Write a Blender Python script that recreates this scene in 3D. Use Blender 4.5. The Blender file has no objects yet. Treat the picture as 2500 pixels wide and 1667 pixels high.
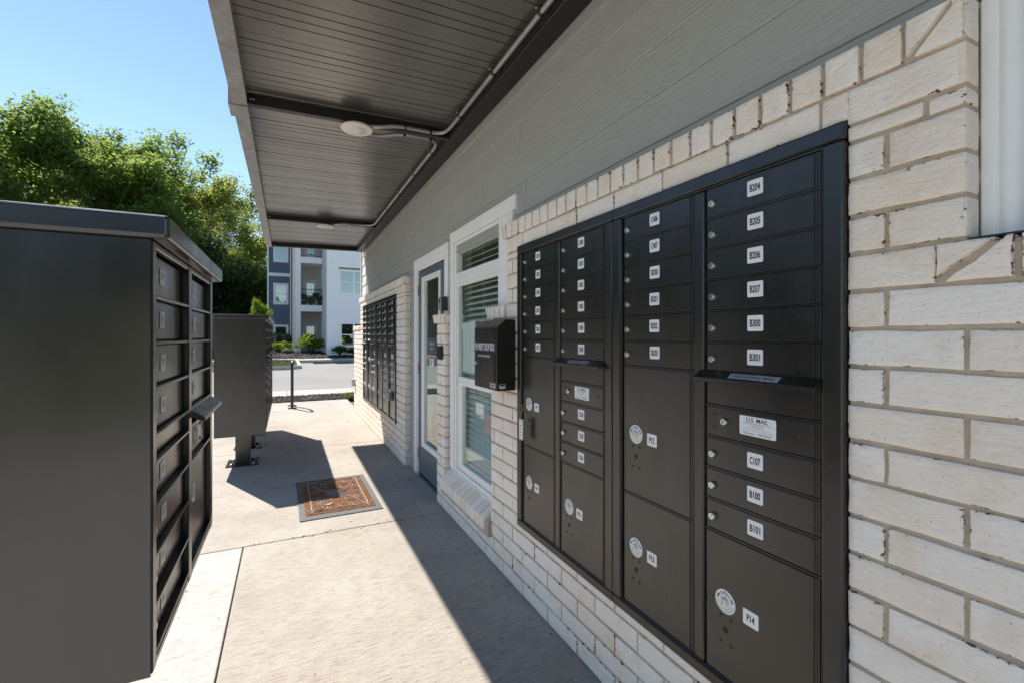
import bpy, bmesh, math, random
import numpy as np
from mathutils import Vector, Matrix
R = math.radians
rnd = random.Random(7)

# ------------------------------------------------------------------ camera, light, exposure
scene = bpy.context.scene
COL = scene.collection
FPX, CXP, CYP, HC = 1125.0, 1250.0, 820.0, 1.35           # focal length and horizon in photo pixels, eye height
YAW = math.atan2(549.0, FPX)
CY_, SY_ = math.cos(YAW), math.sin(YAW)
cam = bpy.data.cameras.new("camera")
cam.sensor_width = 36.0
cam.lens = FPX / 2500.0 * 36.0
cam.shift_y = -(1667 / 2 - CYP) / 2500.0
cam.clip_start = 0.02
cam.clip_end = 2000
camo = bpy.data.objects.new("camera", cam)
COL.objects.link(camo)
camo.location = (0, 0, HC)
camo.rotation_euler = (R(90), 0, -YAW)
scene.camera = camo

SUN_EL = R(49.0)
SUN_AZ = math.atan2(-0.422, 0.907)                          # direction to the sun, from +Y towards +X
world = bpy.data.worlds.new("World")
scene.world = world
world.use_nodes = True
wn = world.node_tree
sky = wn.nodes.new("ShaderNodeTexSky")
sky.sky_type = 'NISHITA'
sky.sun_disc = False
sky.sun_elevation = SUN_EL
sky.sun_rotation = SUN_AZ
sky.air_density = 1.0
sky.dust_density = 0.0
sky.ozone_density = 2.0
wn.nodes["Background"].inputs[1].default_value = 0.05
wn.links.new(sky.outputs[0], wn.nodes["Background"].inputs[0])

sund = bpy.data.lights.new("sun", 'SUN')
sund.energy = 2.2
sund.angle = R(0.5)
sund.color = (1.0, 0.935, 0.83)
suno = bpy.data.objects.new("sun", sund)
COL.objects.link(suno)
sv = Vector((math.sin(SUN_AZ) * math.cos(SUN_EL), math.cos(SUN_AZ) * math.cos(SUN_EL), math.sin(SUN_EL)))
suno.rotation_euler = sv.to_track_quat('Z', 'Y').to_euler()
suno.location = sv * 60

scene.view_settings.view_transform = 'Standard'
scene.view_settings.look = 'None'
scene.view_settings.exposure = 2.0
scene.view_settings.gamma = 1.0
scene.render.engine = 'CYCLES'
scene.cycles.max_bounces = 10
scene.cycles.diffuse_bounces = 6
scene.cycles.transparent_max_bounces = 16

# photo pixel (2500 x 1667) -> point on a plane
def ray(px, py):
    r = (px - CXP) / FPX
    return (CY_ * r + SY_, CY_ - SY_ * r, -(py - CYP) / FPX)
def on_y(px, py, y):
    k = ray(px, py); s = y / k[1]
    return Vector((s * k[0], y, HC + s * k[2]))
def at_depth(px, py, d):
    k = ray(px, py)
    return Vector((d * k[0], d * k[1], HC + d * k[2]))
def c3(x, y):                                               # a zoomed crop of the background used for measuring
    return 480 + x * .3189, 560 + y * .3189

# ------------------------------------------------------------------ materials
MATS = {}
def newmat(name):
    m = bpy.data.materials.new(name); m.use_nodes = True
    MATS[name] = m
    return m, m.node_tree, m.node_tree.nodes["Principled BSDF"]
def nd(t, kind, **kw):
    n = t.nodes.new(kind)
    for k, v in kw.items(): setattr(n, k, v)
    return n
def coords(t, scale=(1, 1, 1), space='Object', rot=(0, 0, 0)):
    tc = nd(t, "ShaderNodeTexCoord"); mp = nd(t, "ShaderNodeMapping")
    mp.inputs["Scale"].default_value = scale
    mp.inputs["Rotation"].default_value = rot
    if space == 'World':
        g = nd(t, "ShaderNodeNewGeometry"); t.links.new(g.outputs["Position"], mp.inputs[0])
    else:
        t.links.new(tc.outputs[space], mp.inputs[0])
    return mp.outputs[0]
def noise(t, vec, scale, detail=4, rough=0.55):
    n = nd(t, "ShaderNodeTexNoise"); n.inputs["Scale"].default_value = scale
    n.inputs["Detail"].default_value = detail; n.inputs["Roughness"].default_value = rough
    if vec is not None: t.links.new(vec, n.inputs["Vector"])
    return n
def ramp(t, fac, stops):
    r = nd(t, "ShaderNodeValToRGB")
    e = r.color_ramp.elements
    while len(e) < len(stops): e.new(0.5)
    for i, (p, c) in enumerate(stops):
        e[i].position = p
        e[i].color = (c, c, c, 1) if isinstance(c, (int, float)) else (*c, 1)
    t.links.new(fac, r.inputs[0])
    return r.outputs[0]
def mix(t, fac, a, b, mode='MIX'):
    n = nd(t, "ShaderNodeMix", data_type='RGBA', blend_type=mode)
    if isinstance(fac, (int, float)): n.inputs[0].default_value = fac
    else: t.links.new(fac, n.inputs[0])
    for i, v in ((6, a), (7, b)):
        if isinstance(v, tuple): n.inputs[i].default_value = (*v, 1)
        else: t.links.new(v, n.inputs[i])
    return n.outputs[2]
def bump(t, h, strength, dist, b):
    n = nd(t, "ShaderNodeBump"); n.inputs["Strength"].default_value = strength
    n.inputs["Distance"].default_value = dist
    t.links.new(h, n.inputs["Height"]); t.links.new(n.outputs[0], b.inputs["Normal"])
    return n
def mathn(t, op, a, b=None, clamp=False):
    n = nd(t, "ShaderNodeMath", operation=op, use_clamp=clamp)
    for i, v in enumerate((a, b)):
        if v is None: continue
        if isinstance(v, (int, float)): n.inputs[i].default_value = v
        else: t.links.new(v, n.inputs[i])
    return n.outputs[0]

def simple(name, col, rough=0.5, metal=0.0, var=0.12, nscale=30.0, bstr=0.0, bdist=0.001, bscale=200.0, spec=0.5, space='Object'):
    m, t, b = newmat(name)
    v = coords(t, space=space)
    n = noise(t, v, nscale)
    c1 = tuple(max(0, x * (1 - var)) for x in col); c2 = tuple(min(1, x * (1 + var)) for x in col)
    t.links.new(ramp(t, n.outputs[0], [(0.3, c1), (0.7, c2)]), b.inputs["Base Color"])
    b.inputs["Roughness"].default_value = rough
    b.inputs["Metallic"].default_value = metal
    b.inputs["Specular IOR Level"].default_value = spec
    if bstr:
        bump(t, noise(t, v, bscale, 3).outputs[0], bstr, bdist, b)
    return m

def mat_brick():
    m, t, b = newmat("painted_brick")
    v = coords(t, space='World')
    oi = nd(t, "ShaderNodeObjectInfo")
    tone = ramp(t, oi.outputs["Random"], [(0, (.87, .765, .65)), (.35, (.90, .82, .725)), (.7, (.91, .84, .755)), (1, (.88, .77, .63))])
    st = noise(t, v, 9.0, 5, .6)
    tone = mix(t, ramp(t, st.outputs[0], [(.50, 0), (.76, .55)]), tone, (.74, .57, .38))
    at = nd(t, "ShaderNodeAttribute", attribute_name="edge")
    chip = noise(t, coords(t, (1, 1, 1.6), 'World'), 46.0, 5, .72)
    e = mathn(t, 'MULTIPLY', at.outputs["Fac"], mathn(t, 'MULTIPLY', ramp(t, noise(t, v, 6.0, 2).outputs[0], [(.40, .62), (.62, 1)]), .27))
    s = mathn(t, 'ADD', chip.outputs[0], e)
    zn = nd(t, "ShaderNodeNewGeometry")
    mask = ramp(t, s, [(.80, 0), (.83, 1)])
    red = ramp(t, noise(t, v, 90.0).outputs[0], [(.3, (.10, .028, .016)), (.7, (.27, .075, .035))])
    pit = ramp(t, noise(t, v, 150.0, 3, .7).outputs[0], [(.27, .5), (.35, 1)])
    c = mix(t, 1.0, tone, pit, 'MULTIPLY')
    t.links.new(mix(t, mask, c, red), b.inputs["Base Color"])
    b.inputs["Roughness"].default_value = .8
    b.inputs["Specular IOR Level"].default_value = .25
    hb = noise(t, coords(t, (1, 1, 2.2), 'World'), 42.0, 6, .6)
    hh = mathn(t, 'SUBTRACT', hb.outputs[0], mathn(t, 'MULTIPLY', mask, .25))
    bump(t, hh, .8, .007, b)
mat_brick()
def mat_mortar():
    m, t, b = newmat("mortar")
    v = coords(t, space='World')
    n = noise(t, v, 25.0, 5)
    c = ramp(t, n.outputs[0], [(.3, (.45, .375, .28)), (.7, (.58, .49, .38))])
    t.links.new(c, b.inputs["Base Color"]); b.inputs["Roughness"].default_value = .95
    bump(t, noise(t, v, 300.0, 4).outputs[0], .6, .003, b)
mat_mortar()
def mat_siding(name, col, scale=1.0):
    m, t, b = newmat(name)
    oi = nd(t, "ShaderNodeObjectInfo")
    sv_ = nd(t, "ShaderNodeVectorMath", operation='ADD')
    comb = nd(t, "ShaderNodeCombineXYZ"); t.links.new(mathn(t, 'MULTIPLY', oi.outputs["Random"], 40.0), comb.inputs[2])
    g = nd(t, "ShaderNodeNewGeometry"); t.links.new(g.outputs["Position"], sv_.inputs[0]); t.links.new(comb.outputs[0], sv_.inputs[1])
    mp = nd(t, "ShaderNodeMapping"); mp.inputs["Scale"].default_value = (1, .16, 1); t.links.new(sv_.outputs[0], mp.inputs[0])
    n1 = noise(t, mp.outputs[0], 6.0, 2, .5)
    wv = nd(t, "ShaderNodeMath", operation='SINE')
    t.links.new(mathn(t, 'MULTIPLY', n1.outputs[0], 190.0), wv.inputs[0])
    mp2 = nd(t, "ShaderNodeMapping"); mp2.inputs["Scale"].default_value = (1, .05, 1); t.links.new(sv_.outputs[0], mp2.inputs[0])
    n2 = noise(t, mp2.outputs[0], 160.0, 3, .6)
    patch = ramp(t, noise(t, mp.outputs[0], 14.0, 2).outputs[0], [(.38, .15), (.62, 1)])
    h = mathn(t, 'ADD', mathn(t, 'MULTIPLY', mathn(t, 'MULTIPLY', wv.outputs[0], .3), patch), n2.outputs[0])
    c = ramp(t, n2.outputs[0], [(.3, tuple(x * .93 for x in col)), (.7, tuple(min(1, x * 1.06) for x in col))])
    t.links.new(c, b.inputs["Base Color"])
    b.inputs["Roughness"].default_value = .55
    b.inputs["Specular IOR Level"].default_value = .35
    bump(t, h, .5 * scale, .003, b)
mat_siding("grey_siding", (.39, .40, .375))
mat_siding("white_siding", (.80, .80, .78), .8)
mat_siding("white_trim", (.88, .87, .83), .35)
simple("vinyl", (.88, .87, .83), .35, var=.03)
simple("apt_white", (.89, .88, .865), .6, var=.02, space='World')
simple("apt_blue", (.11, .148, .205), .6, var=.05, space='World')
simple("apt_cream", (.78, .74, .66), .7, var=.03, space='World')
def mat_concrete(name, c1, c2, c3_, broom=1.0):
    m, t, b = newmat(name)
    v = coords(t, space='World')
    big = noise(t, v, 1.1, 5, .6)
    c = ramp(t, big.outputs[0], [(.3, c1), (.55, c2), (.75, c3_)])
    fine = noise(t, coords(t, (3.2, 26, 1), 'World'), 4.0, 6, .8)
    c = mix(t, 1.0, c, ramp(t, fine.outputs[0], [(.34, .48), (.48, .92), (.7, 1.1)]), 'MULTIPLY')
    sp = noise(t, v, 95.0, 4, .75)
    c = mix(t, 1.0, c, ramp(t, sp.outputs[0], [(.33, .5), (.43, 1)]), 'MULTIPLY')
    st = noise(t, v, 3.4, 7, .7)
    c = mix(t, ramp(t, st.outputs[0], [(.50, 0), (.74, .5)]), c, tuple(x * .66 for x in c1))
    ws = noise(t, v, .9, 4, .6)
    c = mix(t, ramp(t, ws.outputs[0], [(.5, 0), (.7, .4)]), c, mix(t, 1.0, c, (1.03, .93, .82), 'MULTIPLY'))
    t.links.new(c, b.inputs["Base Color"])
    b.inputs["Roughness"].default_value = .85
    h = mathn(t, 'ADD', mathn(t, 'MULTIPLY', fine.outputs[0], broom), mathn(t, 'MULTIPLY', sp.outputs[0], .5))
    bump(t, h, .5, .004, b)
mat_concrete("concrete", (.36, .315, .27), (.43, .39, .345), (.475, .435, .39))
mat_concrete("new_concrete", (.46, .445, .42), (.50, .485, .46), (.53, .515, .49), .6)
mat_concrete("walk_concrete", (.40, .38, .35), (.44, .42, .385), (.47, .45, .41), .4)
def mat_asphalt():
    m, t, b = newmat("asphalt")
    v = coords(t, space='World')
    n = noise(t, v, .35, 5); f = noise(t, v, 60, 3, .7)
    c = ramp(t, n.outputs[0], [(.3, (.22, .215, .205)), (.7, (.27, .265, .255))])
    c = mix(t, 1.0, c, ramp(t, f.outputs[0], [(.3, .7), (.6, 1.1)]), 'MULTIPLY')
    cr = noise(t, coords(t, (1, 6, 1), 'World'), .5, 4)
    c = mix(t, ramp(t, cr.outputs[0], [(.5, 0), (.7, .4)]), c, (.16, .155, .15))
    t.links.new(c, b.inputs["Base Color"]); b.inputs["Roughness"].default_value = .9
    bump(t, f.outputs[0], .4, .01, b)
mat_asphalt()
def mat_black(name, col, rough, peel=.35, pscale=420.0, pdist=.0012, smear=True, spec=.5, metal=0.0):
    m, t, b = newmat(name)
    b.inputs['Metallic'].default_value = metal
    b.inputs['Specular IOR Level'].default_value = spec
    v = coords(t, space='World')
    n = noise(t, coords(t, (1, 1, .25), 'World'), 14.0, 6, .7)
    t.links.new(ramp(t, n.outputs[0], [(.3, tuple(x * .7 for x in col)), (.6, tuple(x * 1.1 for x in col)), (.8, tuple(x * 1.9 for x in col))]), b.inputs["Base Color"])
    if smear:
        t.links.new(ramp(t, noise(t, coords(t, (1, 1, .45), 'World'), 9.0, 6, .65).outputs[0], [(.3, rough - .035), (.7, rough + .06)]), b.inputs["Roughness"])
    else:
        b.inputs["Roughness"].default_value = rough
    bump(t, noise(t, v, pscale, 2, .5).outputs[0], peel, pdist, b)
mat_black("black_powder", (.013, .0115, .0093), .29, .08, 420.0, .0004, spec=.7)
mat_black("black_textured", (.019, .0175, .016), .22, .12, 230.0, .0004, spec=1.0)
simple("bronze_metal", (.24, .23, .217), .30, .8, var=.10, nscale=2.5, space="World")
mat_black("beam_metal", (.012, .012, .012), .38, .1, 60.0)
mat_black("fascia_metal", (.27, .265, .26), .4, .05, 60.0)
mat_black("black_pipe", (.018, .018, .019), .25, .05, 60.0, smear=False)
simple("recess_dark", (.006, .006, .006), .6)
simple("zinc", (.62, .60, .55), .28, 1.0, var=.1, nscale=80)
simple("brass", (.50, .45, .36), .35, 1.0, var=.15, nscale=80)
simple("conduit_metal", (.42, .42, .41), .42, .75, var=.1, nscale=12)
simple("label_white", (.82, .82, .80), .45, var=.03)
simple("label_clear", (.62, .62, .59), .3, var=.2, nscale=60)
simple("print_black", (.012, .012, .012), .5)
simple("print_grey", (.18, .18, .18), .5)
simple("print_white", (.85, .85, .85), .5, var=.02)
simple("print_red", (.55, .10, .14), .5)
simple("tag_grey", (.40, .41, .42), .4, var=.1)
simple("cream_plastic", (.80, .74, .62), .45, var=.03)
simple("slate_paint", (.105, .135, .165), .45, var=.06)
simple("sign_slate", (.085, .095, .12), .5, var=.05)
simple("paper_white", (.86, .86, .87), .7, var=.03)
simple("paper_pink", (.72, .47, .50), .8, var=.05)
simple("room_paint", (.62, .63, .60), .8, var=.05)
simple("room_floor", (.10, .085, .07), .6, var=.2)
simple("blind_white", (.90, .90, .87), .55, var=.03)
simple("rubber_grey", (.10, .105, .11), .75, var=.3, nscale=60, bstr=.4, bdist=.003, bscale=300)
simple("mat_line", (.36, .34, .31), .8, var=.15, nscale=120)
simple("mulch", (.035, .030, .028), .95, var=.5, nscale=40, bstr=1, bdist=.03, bscale=40)
simple("mulch_chip", (.05, .042, .038), .9, var=.5, nscale=3, space='World')
simple("terracotta", (.05, .045, .045), .6)
simple("bark", (.10, .075, .055), .9, var=.35, nscale=8, bstr=.8, bdist=.03, bscale=14)
simple("bark_pale", (.20, .17, .14), .9, var=.3, nscale=8, bstr=.6, bdist=.03, bscale=14)
simple("fence_wood", (.30, .26, .22), .85, var=.25, nscale=6, space='World')
simple("block_stone", (.30, .27, .23), .9, var=.3, nscale=3, space='World')
simple("lens_plastic", (.70, .67, .68), .18, var=.04)
simple("dry_leaf", (.48, .36, .20), .8, var=.3)
simple("key_brass", (.45, .25, .12), .4, .8)
simple("wheel_stop_paint", (.16, .155, .15), .9, var=.2)
def mat_coir():
    m, t, b = newmat("coir")
    v = coords(t, space='World')
    n = noise(t, v, 260.0, 3, .7)
    c = ramp(t, n.outputs[0], [(.3, (.09, .034, .016)), (.5, (.21, .085, .034)), (.72, (.34, .17, .075))])
    d = noise(t, v, 5.0, 4)
    c = mix(t, ramp(t, d.outputs[0], [(.45, 0), (.75, .35)]), c, (.20, .085, .035))
    t.links.new(c, b.inputs["Base Color"]); b.inputs["Roughness"].default_value = 1.0
    bump(t, n.outputs[0], 1.0, .006, b)
mat_coir()
def mat_ground():
    m, t, b = newmat("ground_soil")
    v = coords(t, space='World')
    n = noise(t, v, .8, 6)
    t.links.new(ramp(t, n.outputs[0], [(.3, (.07, .08, .03)), (.55, (.12, .13, .05)), (.75, (.16, .13, .08))]), b.inputs["Base Color"])
    b.inputs["Roughness"].default_value = .95
mat_ground()
def mat_leaf(name, dark, light, trans, tfac=.45):
    m, t, b = newmat(name)
    g = nd(t, "ShaderNodeNewGeometry")
    n = noise(t, coords(t, space='Object'), .55, 3)
    f = mathn(t, 'ADD', mathn(t, 'MULTIPLY', g.outputs["Random Per Island"], .5), mathn(t, 'MULTIPLY', n.outputs[0], .5))
    c = ramp(t, f, [(.25, dark), (.75, light)])
    t.links.new(c, b.inputs["Base Color"]); b.inputs["Roughness"].default_value = .6
    b.inputs["Specular IOR Level"].default_value = .08
    tr = nd(t, "ShaderNodeBsdfTranslucent")
    t.links.new(mix(t, .5, c, trans), tr.inputs[0])
    ms = nd(t, "ShaderNodeMixShader"); ms.inputs[0].default_value = tfac
    t.links.new(b.outputs[0], ms.inputs[1]); t.links.new(tr.outputs[0], ms.inputs[2])
    t.links.new(ms.outputs[0], t.nodes["Material Output"].inputs[0])
mat_leaf("leaf_maple", (.058, .105, .026), (.135, .19, .045), (.43, .58, .12), .64)
mat_leaf("leaf_oak", (.07, .10, .03), (.16, .19, .06), (.54, .62, .12), .6)
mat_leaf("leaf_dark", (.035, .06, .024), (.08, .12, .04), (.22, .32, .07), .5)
mat_leaf("leaf_bright", (.08, .15, .02), (.22, .30, .04), (.45, .55, .05), .45)
mat_leaf("leaf_variegated", (.06, .10, .04), (.30, .34, .24), (.25, .30, .10), .3)
mat_leaf("grass_blade", (.06, .11, .02), (.20, .22, .05), (.3, .35, .05), .3)
def mat_glass(name, tint, refl_rough=0.0, base=.0):
    m, t, b = newmat(name)
    t.nodes.remove(b)
    tr = nd(t, "ShaderNodeBsdfTransparent"); tr.inputs[0].default_value = (*tint, 1)
    gl = nd(t, "ShaderNodeBsdfGlossy"); gl.inputs["Roughness"].default_value = refl_rough
    gl.inputs["Color"].default_value = (.95, 1, .97, 1)
    ge = nd(t, "ShaderNodeNewGeometry")                     # Schlick, the same from both sides of a thin pane
    dp = nd(t, "ShaderNodeVectorMath", operation='DOT_PRODUCT'); t.links.new(ge.outputs["Normal"], dp.inputs[0]); t.links.new(ge.outputs["Incoming"], dp.inputs[1])
    om = mathn(t, 'SUBTRACT', 1.0, mathn(t, 'ABSOLUTE', dp.outputs["Value"]), True)
    f2 = mathn(t, 'ADD', mathn(t, 'MULTIPLY', mathn(t, 'POWER', om, 4.6), .9), .04 + base, True)
    ms = nd(t, "ShaderNodeMixShader"); t.links.new(f2, ms.inputs[0])
    t.links.new(tr.outputs[0], ms.inputs[1]); t.links.new(gl.outputs[0], ms.inputs[2])
    t.links.new(ms.outputs[0], t.nodes["Material Output"].inputs[0])
mat_glass("glass", (.93, .97, .945), 0.0, .0)
mat_glass("apt_glass", (.45, .55, .55), 0.0, .18)
simple("apt_blind", (.34, .37, .38), .7)
simple("apt_dark", (.05, .055, .06), .5)
M = MATS

# ------------------------------------------------------------------ mesh helpers
def setmat(faces, mi):
    for f in faces: f.material_index = mi
def bx(bm, x0, x1, y0, y1, z0, z1, mi=0, bev=0.0, seg=1):
    vs = [bm.verts.new((x, y, z)) for x in (x0, x1) for y in (y0, y1) for z in (z0, z1)]
    idx = [(0, 1, 3, 2), (4, 6, 7, 5), (0, 4, 5, 1), (2, 3, 7, 6), (0, 2, 6, 4), (1, 5, 7, 3)]
    fs = [bm.faces.new([vs[i] for i in f]) for f in idx]
    setmat(fs, mi)
    if bev:
        es = list({e for f in fs for e in f.edges})
        r = bmesh.ops.bevel(bm, geom=es, offset=bev, segments=seg, affect='EDGES', profile=.5)
        setmat(r['faces'], mi)
def prism(bm, pts, f, mi=0):
    """closed outline pts (a, b) swept from c0 to c1; f(a, b, c) -> position"""
    n = len(pts)
    a = [bm.verts.new(f(p[0], p[1], 0)) for p in pts]
    b = [bm.verts.new(f(p[0], p[1], 1)) for p in pts]
    fs = [bm.faces.new(list(reversed(a))), bm.faces.new(b)]
    for i in range(n):
        j = (i + 1) % n
        fs.append(bm.faces.new([a[i], a[j], b[j], b[i]]))
    setmat(fs, mi)
    bmesh.ops.recalc_face_normals(bm, faces=fs)
def tube(bm, pts, r, seg=8, mi=0, cap=True, radii=None):
    pts = [Vector(p) for p in pts]
    rings = []; prev = None
    for i, p in enumerate(pts):
        d = (pts[min(i + 1, len(pts) - 1)] - pts[max(i - 1, 0)]).normalized()
        if prev is None:
            up = Vector((0, 0, 1)) if abs(d.z) < .9 else Vector((1, 0, 0))
            s = d.cross(up).normalized()
        else:
            s = (prev - d * prev.dot(d)).normalized()
        prev = s
        u = d.cross(s)
        rr = radii[i] if radii else r
        rings.append([bm.verts.new(p + (s * math.cos(a) + u * math.sin(a)) * rr) for a in [2 * math.pi * k / seg for k in range(seg)]])
    fs = []
    for q in range(len(rings) - 1):
        for k in range(seg):
            fs.append(bm.faces.new([rings[q][k], rings[q][(k + 1) % seg], rings[q + 1][(k + 1) % seg], rings[q + 1][k]]))
    if cap:
        fs.append(bm.faces.new(list(reversed(rings[0])))); fs.append(bm.faces.new(rings[-1]))
    for f in fs: f.smooth = True
    setmat(fs, mi)
    bmesh.ops.recalc_face_normals(bm, faces=fs)
def lathe(bm, prof, c, axis='y', seg=16, mi=0):
    """prof: list of (radius, distance along the outward axis); outward is -y, or +z / -z"""
    c = Vector(c); rings = []
    for r, d in prof:
        ring = []
        for k in range(seg):
            a = 2 * math.pi * k / seg
            if axis == 'y': p = Vector((r * math.cos(a), -d, r * math.sin(a)))
            else: p = Vector((r * math.cos(a), r * math.sin(a), d))
            ring.append(bm.verts.new(c + p))
        rings.append(ring)
    fs = []
    for q in range(len(rings) - 1):
        for k in range(seg):
            fs.append(bm.faces.new([rings[q][k], rings[q][(k + 1) % seg], rings[q + 1][(k + 1) % seg], rings[q + 1][k]]))
    fs.append(bm.faces.new(list(reversed(rings[0])))); fs.append(bm.faces.new(rings[-1]))
    for f in fs: f.smooth = True
    setmat(fs, mi)
    bmesh.ops.recalc_face_normals(bm, faces=fs)
def disc(bm, c, r, y, seg=16, mi=0):
    f = bm.faces.new([bm.verts.new((c[0] + r * math.cos(a), y, c[1] + r * math.sin(a))) for a in [2 * math.pi * k / seg for k in range(seg)]])
    f.material_index = mi
def mesh_of(name, bm, mats, sharp=35):
    me = bpy.data.meshes.new(name); bm.to_mesh(me); bm.free()
    for m in (mats if isinstance(mats, (list, tuple)) else [mats]): me.materials.append(M[m])
    if any(p.use_smooth for p in me.polygons):
        me.set_sharp_from_angle(angle=R(sharp))
    return me
def link(name, me, parent=None, loc=(0, 0, 0), rz=0.0):
    o = bpy.data.objects.new(name, me); COL.objects.link(o)
    o.location = loc
    if rz: o.rotation_euler = (0, 0, rz)
    if parent is not None: o.parent = parent
    return o
def obj(name, bm, mats, parent=None, loc=(0, 0, 0), rz=0.0, sharp=35):
    return link(name, mesh_of(name, bm, mats, sharp), parent, loc, rz)
def tag(o, label=None, cat=None, group=None, kind=None):
    if label: o["label"] = label
    if cat: o["category"] = cat
    if group: o["group"] = group
    if kind: o["kind"] = kind
    return o
def thing(name, label, cat, loc=(0, 0, 0), rz=0.0, group=None):
    o = bpy.data.objects.new(name, None); COL.objects.link(o)
    o.empty_display_size = .1
    o.location = loc; o.rotation_euler = (0, 0, rz)
    return tag(o, label, cat, group)
def B(): return bmesh.new()
def copy_tree(o, parent=None):
    c = o.copy(); COL.objects.link(c); c.parent = parent
    for ch in o.children: copy_tree(ch, c)
    return c

# flat lettering: outlines of the built-in font as mesh data, local x right, z up, facing -y
_tc = {}
def text_data(s, bold=0.0):
    key = (s, bold)
    if key in _tc: return _tc[key]
    cu = bpy.data.curves.new("text", 'FONT'); cu.body = s; cu.size = 1.0
    cu.align_x = 'CENTER'; cu.align_y = 'CENTER'; cu.resolution_u = 3; cu.offset = bold
    to = bpy.data.objects.new("text", cu); COL.objects.link(to)
    dg = bpy.context.evaluated_depsgraph_get(); dg.update()
    ev = to.evaluated_get(dg); me = ev.to_mesh()
    vs = [(v.co.x, v.co.y) for v in me.vertices]; fs = [tuple(p.vertices) for p in me.polygons]
    ev.to_mesh_clear()
    bpy.data.objects.remove(to); bpy.data.curves.remove(cu)
    xs = [v[0] for v in vs]; ys = [v[1] for v in vs]
    w, h = max(xs) - min(xs), max(ys) - min(ys)
    mx, my = (max(xs) + min(xs)) / 2, (max(ys) + min(ys)) / 2
    vs = [((x - mx) / w, (y - my) / h) for x, y in vs]
    _tc[key] = (vs, fs)
    return _tc[key]
def text(bm, s, c, w, h, y, mi=0, bold=0.0, warp=None):
    vs, fs = text_data(s, bold)
    out = []
    for a, b in vs:
        p = (c[0] + a * w, y, c[1] + b * h)
        if warp: p = warp(a * w, b * h, y)
        out.append(bm.verts.new(p))
    for f in fs:
        try:
            q = bm.faces.new([out[i] for i in f]); q.material_index = mi
            q.normal_update()
            if q.normal.y > 0: q.normal_flip()
        except ValueError: pass
def rrect(bm, c, w, h, r, y0, y1, mi=0, n=4):
    pts = []
    for sx, sz, a0 in ((1, 1, 0), (-1, 1, 90), (-1, -1, 180), (1, -1, 270)):
        for k in range(n + 1):
            a = R(a0 + 90 * k / n)
            pts.append((c[0] + sx * (w / 2 - r) + r * math.cos(a), c[1] + sz * (h / 2 - r) + r * math.sin(a)))
    prism(bm, pts, lambda a, b, k: (a, y0 if k == 0 else y1, b), mi)

# ------------------------------------------------------------------ the setting: ground, paving, street
g = B(); bx(g, -300, 300, -60, 500, -.40, -.06)
tag(obj("ground", g, "ground_soil"), kind="structure")

walk = bpy.data.objects.new("pavement", None); COL.objects.link(walk); tag(walk, "pale broomed concrete pavement in front of the mail building", kind="structure")
JY = [-6.0, -2.0, .70, 3.41, 6.12, 8.82, 10.45]
g = B(); bx(g, -9.8, 1.16, -6.0, 10.45, -.05, -.012); obj("bedding", g, "mulch", walk)
def slab(x0, x1, y0, y1, m, parent=walk, z=0.0):
    b = B(); bx(b, x0 + .003, x1 - .003, y0 + .003, y1 - .003, z - .045, z, 0, .006, 2); return obj("slab", b, m, parent)
for a, b_ in zip(JY[:-1], JY[1:]):  # outermost slabs lie out of view, added to bounce sunlight onto wall and soffit
    if b_ <= 3.5:
        slab(-.253, 1.165, a, b_, "concrete"); slab(-1.9, -.253, a, b_, "new_concrete"); slab(-5.8, -1.9, a, b_, "concrete"); slab(-9.7, -5.8, a, b_, "concrete")
    else:
        slab(-1.9, 1.165, a, b_, "concrete"); slab(-5.8, -1.9, a, b_, "concrete"); slab(-9.7, -5.8, a, b_, "concrete")
# sidewalk beyond the mulch strip
sw = bpy.data.objects.new("sidewalk", None); COL.objects.link(sw); tag(sw, "narrow pale sidewalk along the near side of the street", kind="structure")
x = -12.0
while x < 20:
    slab(x, x + 1.5, 11.42, 12.72, "walk_concrete", sw); x += 1.5
# street
b = B(); bx(b, -28, -9.8, -30, 12.71, -.05, -.010); tag(obj("bounce_lot", b, "walk_concrete"), kind="structure")  # unseen lot added in pale concrete to bounce light onto the wall
b = B(); bx(b, -60, 60, 12.72, 25.7, -.05, -.006); tag(obj("street", b, "asphalt"), kind="structure")
b = B(); bx(b, -60, 60, 30.5, 44, -.06, -.02); 
b.free()
# far kerb and far sidewalk, raised bed
b = B()
for x0 in np.arange(.55, 30, 3.0): bx(b, x0 + .006, x0 + 2.994, 25.62, 25.78, -.05, .135, 0, .02, 2)
tag(obj("kerb", b, "walk_concrete"), kind="structure")
b = B()
for x0 in np.arange(-12, 30, 1.6): bx(b, x0 + .006, x0 + 1.594, 25.79, 27.2, -.05, .13, 0, .008, 1)
tag(obj("far_sidewalk", b, "walk_concrete"), kind="structure")
def bump_sheet(name, x0, x1, y0, y1, zf, nx, ny, mat, amp, seed):
    rr = random.Random(seed); b = B(); vs = []
    for i in range(nx + 1):
        row = []
        for j in range(ny + 1):
            u, v = i / nx, j / ny
            row.append(b.verts.new((x0 + (x1 - x0) * u, y0 + (y1 - y0) * v, zf(u, v) + rr.uniform(-amp, amp))))
        vs.append(row)
    for i in range(nx):
        for j in range(ny):
            b.faces.new([vs[i][j], vs[i + 1][j], vs[i + 1][j + 1], vs[i][j + 1]])
    return tag(obj(name, b, mat), kind="structure")
bump_sheet("mulch_strip", -12, 14, 10.46, 11.41, lambda u, v: .0 + .025 * math.sin(math.pi * v), 150, 10, "mulch", .012, 1)
bump_sheet("planting_bed", -14, 16, 27.21, 39, lambda u, v: .12 + .18 * min(1, v * 4), 90, 30, "mulch", .03, 2)
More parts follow.
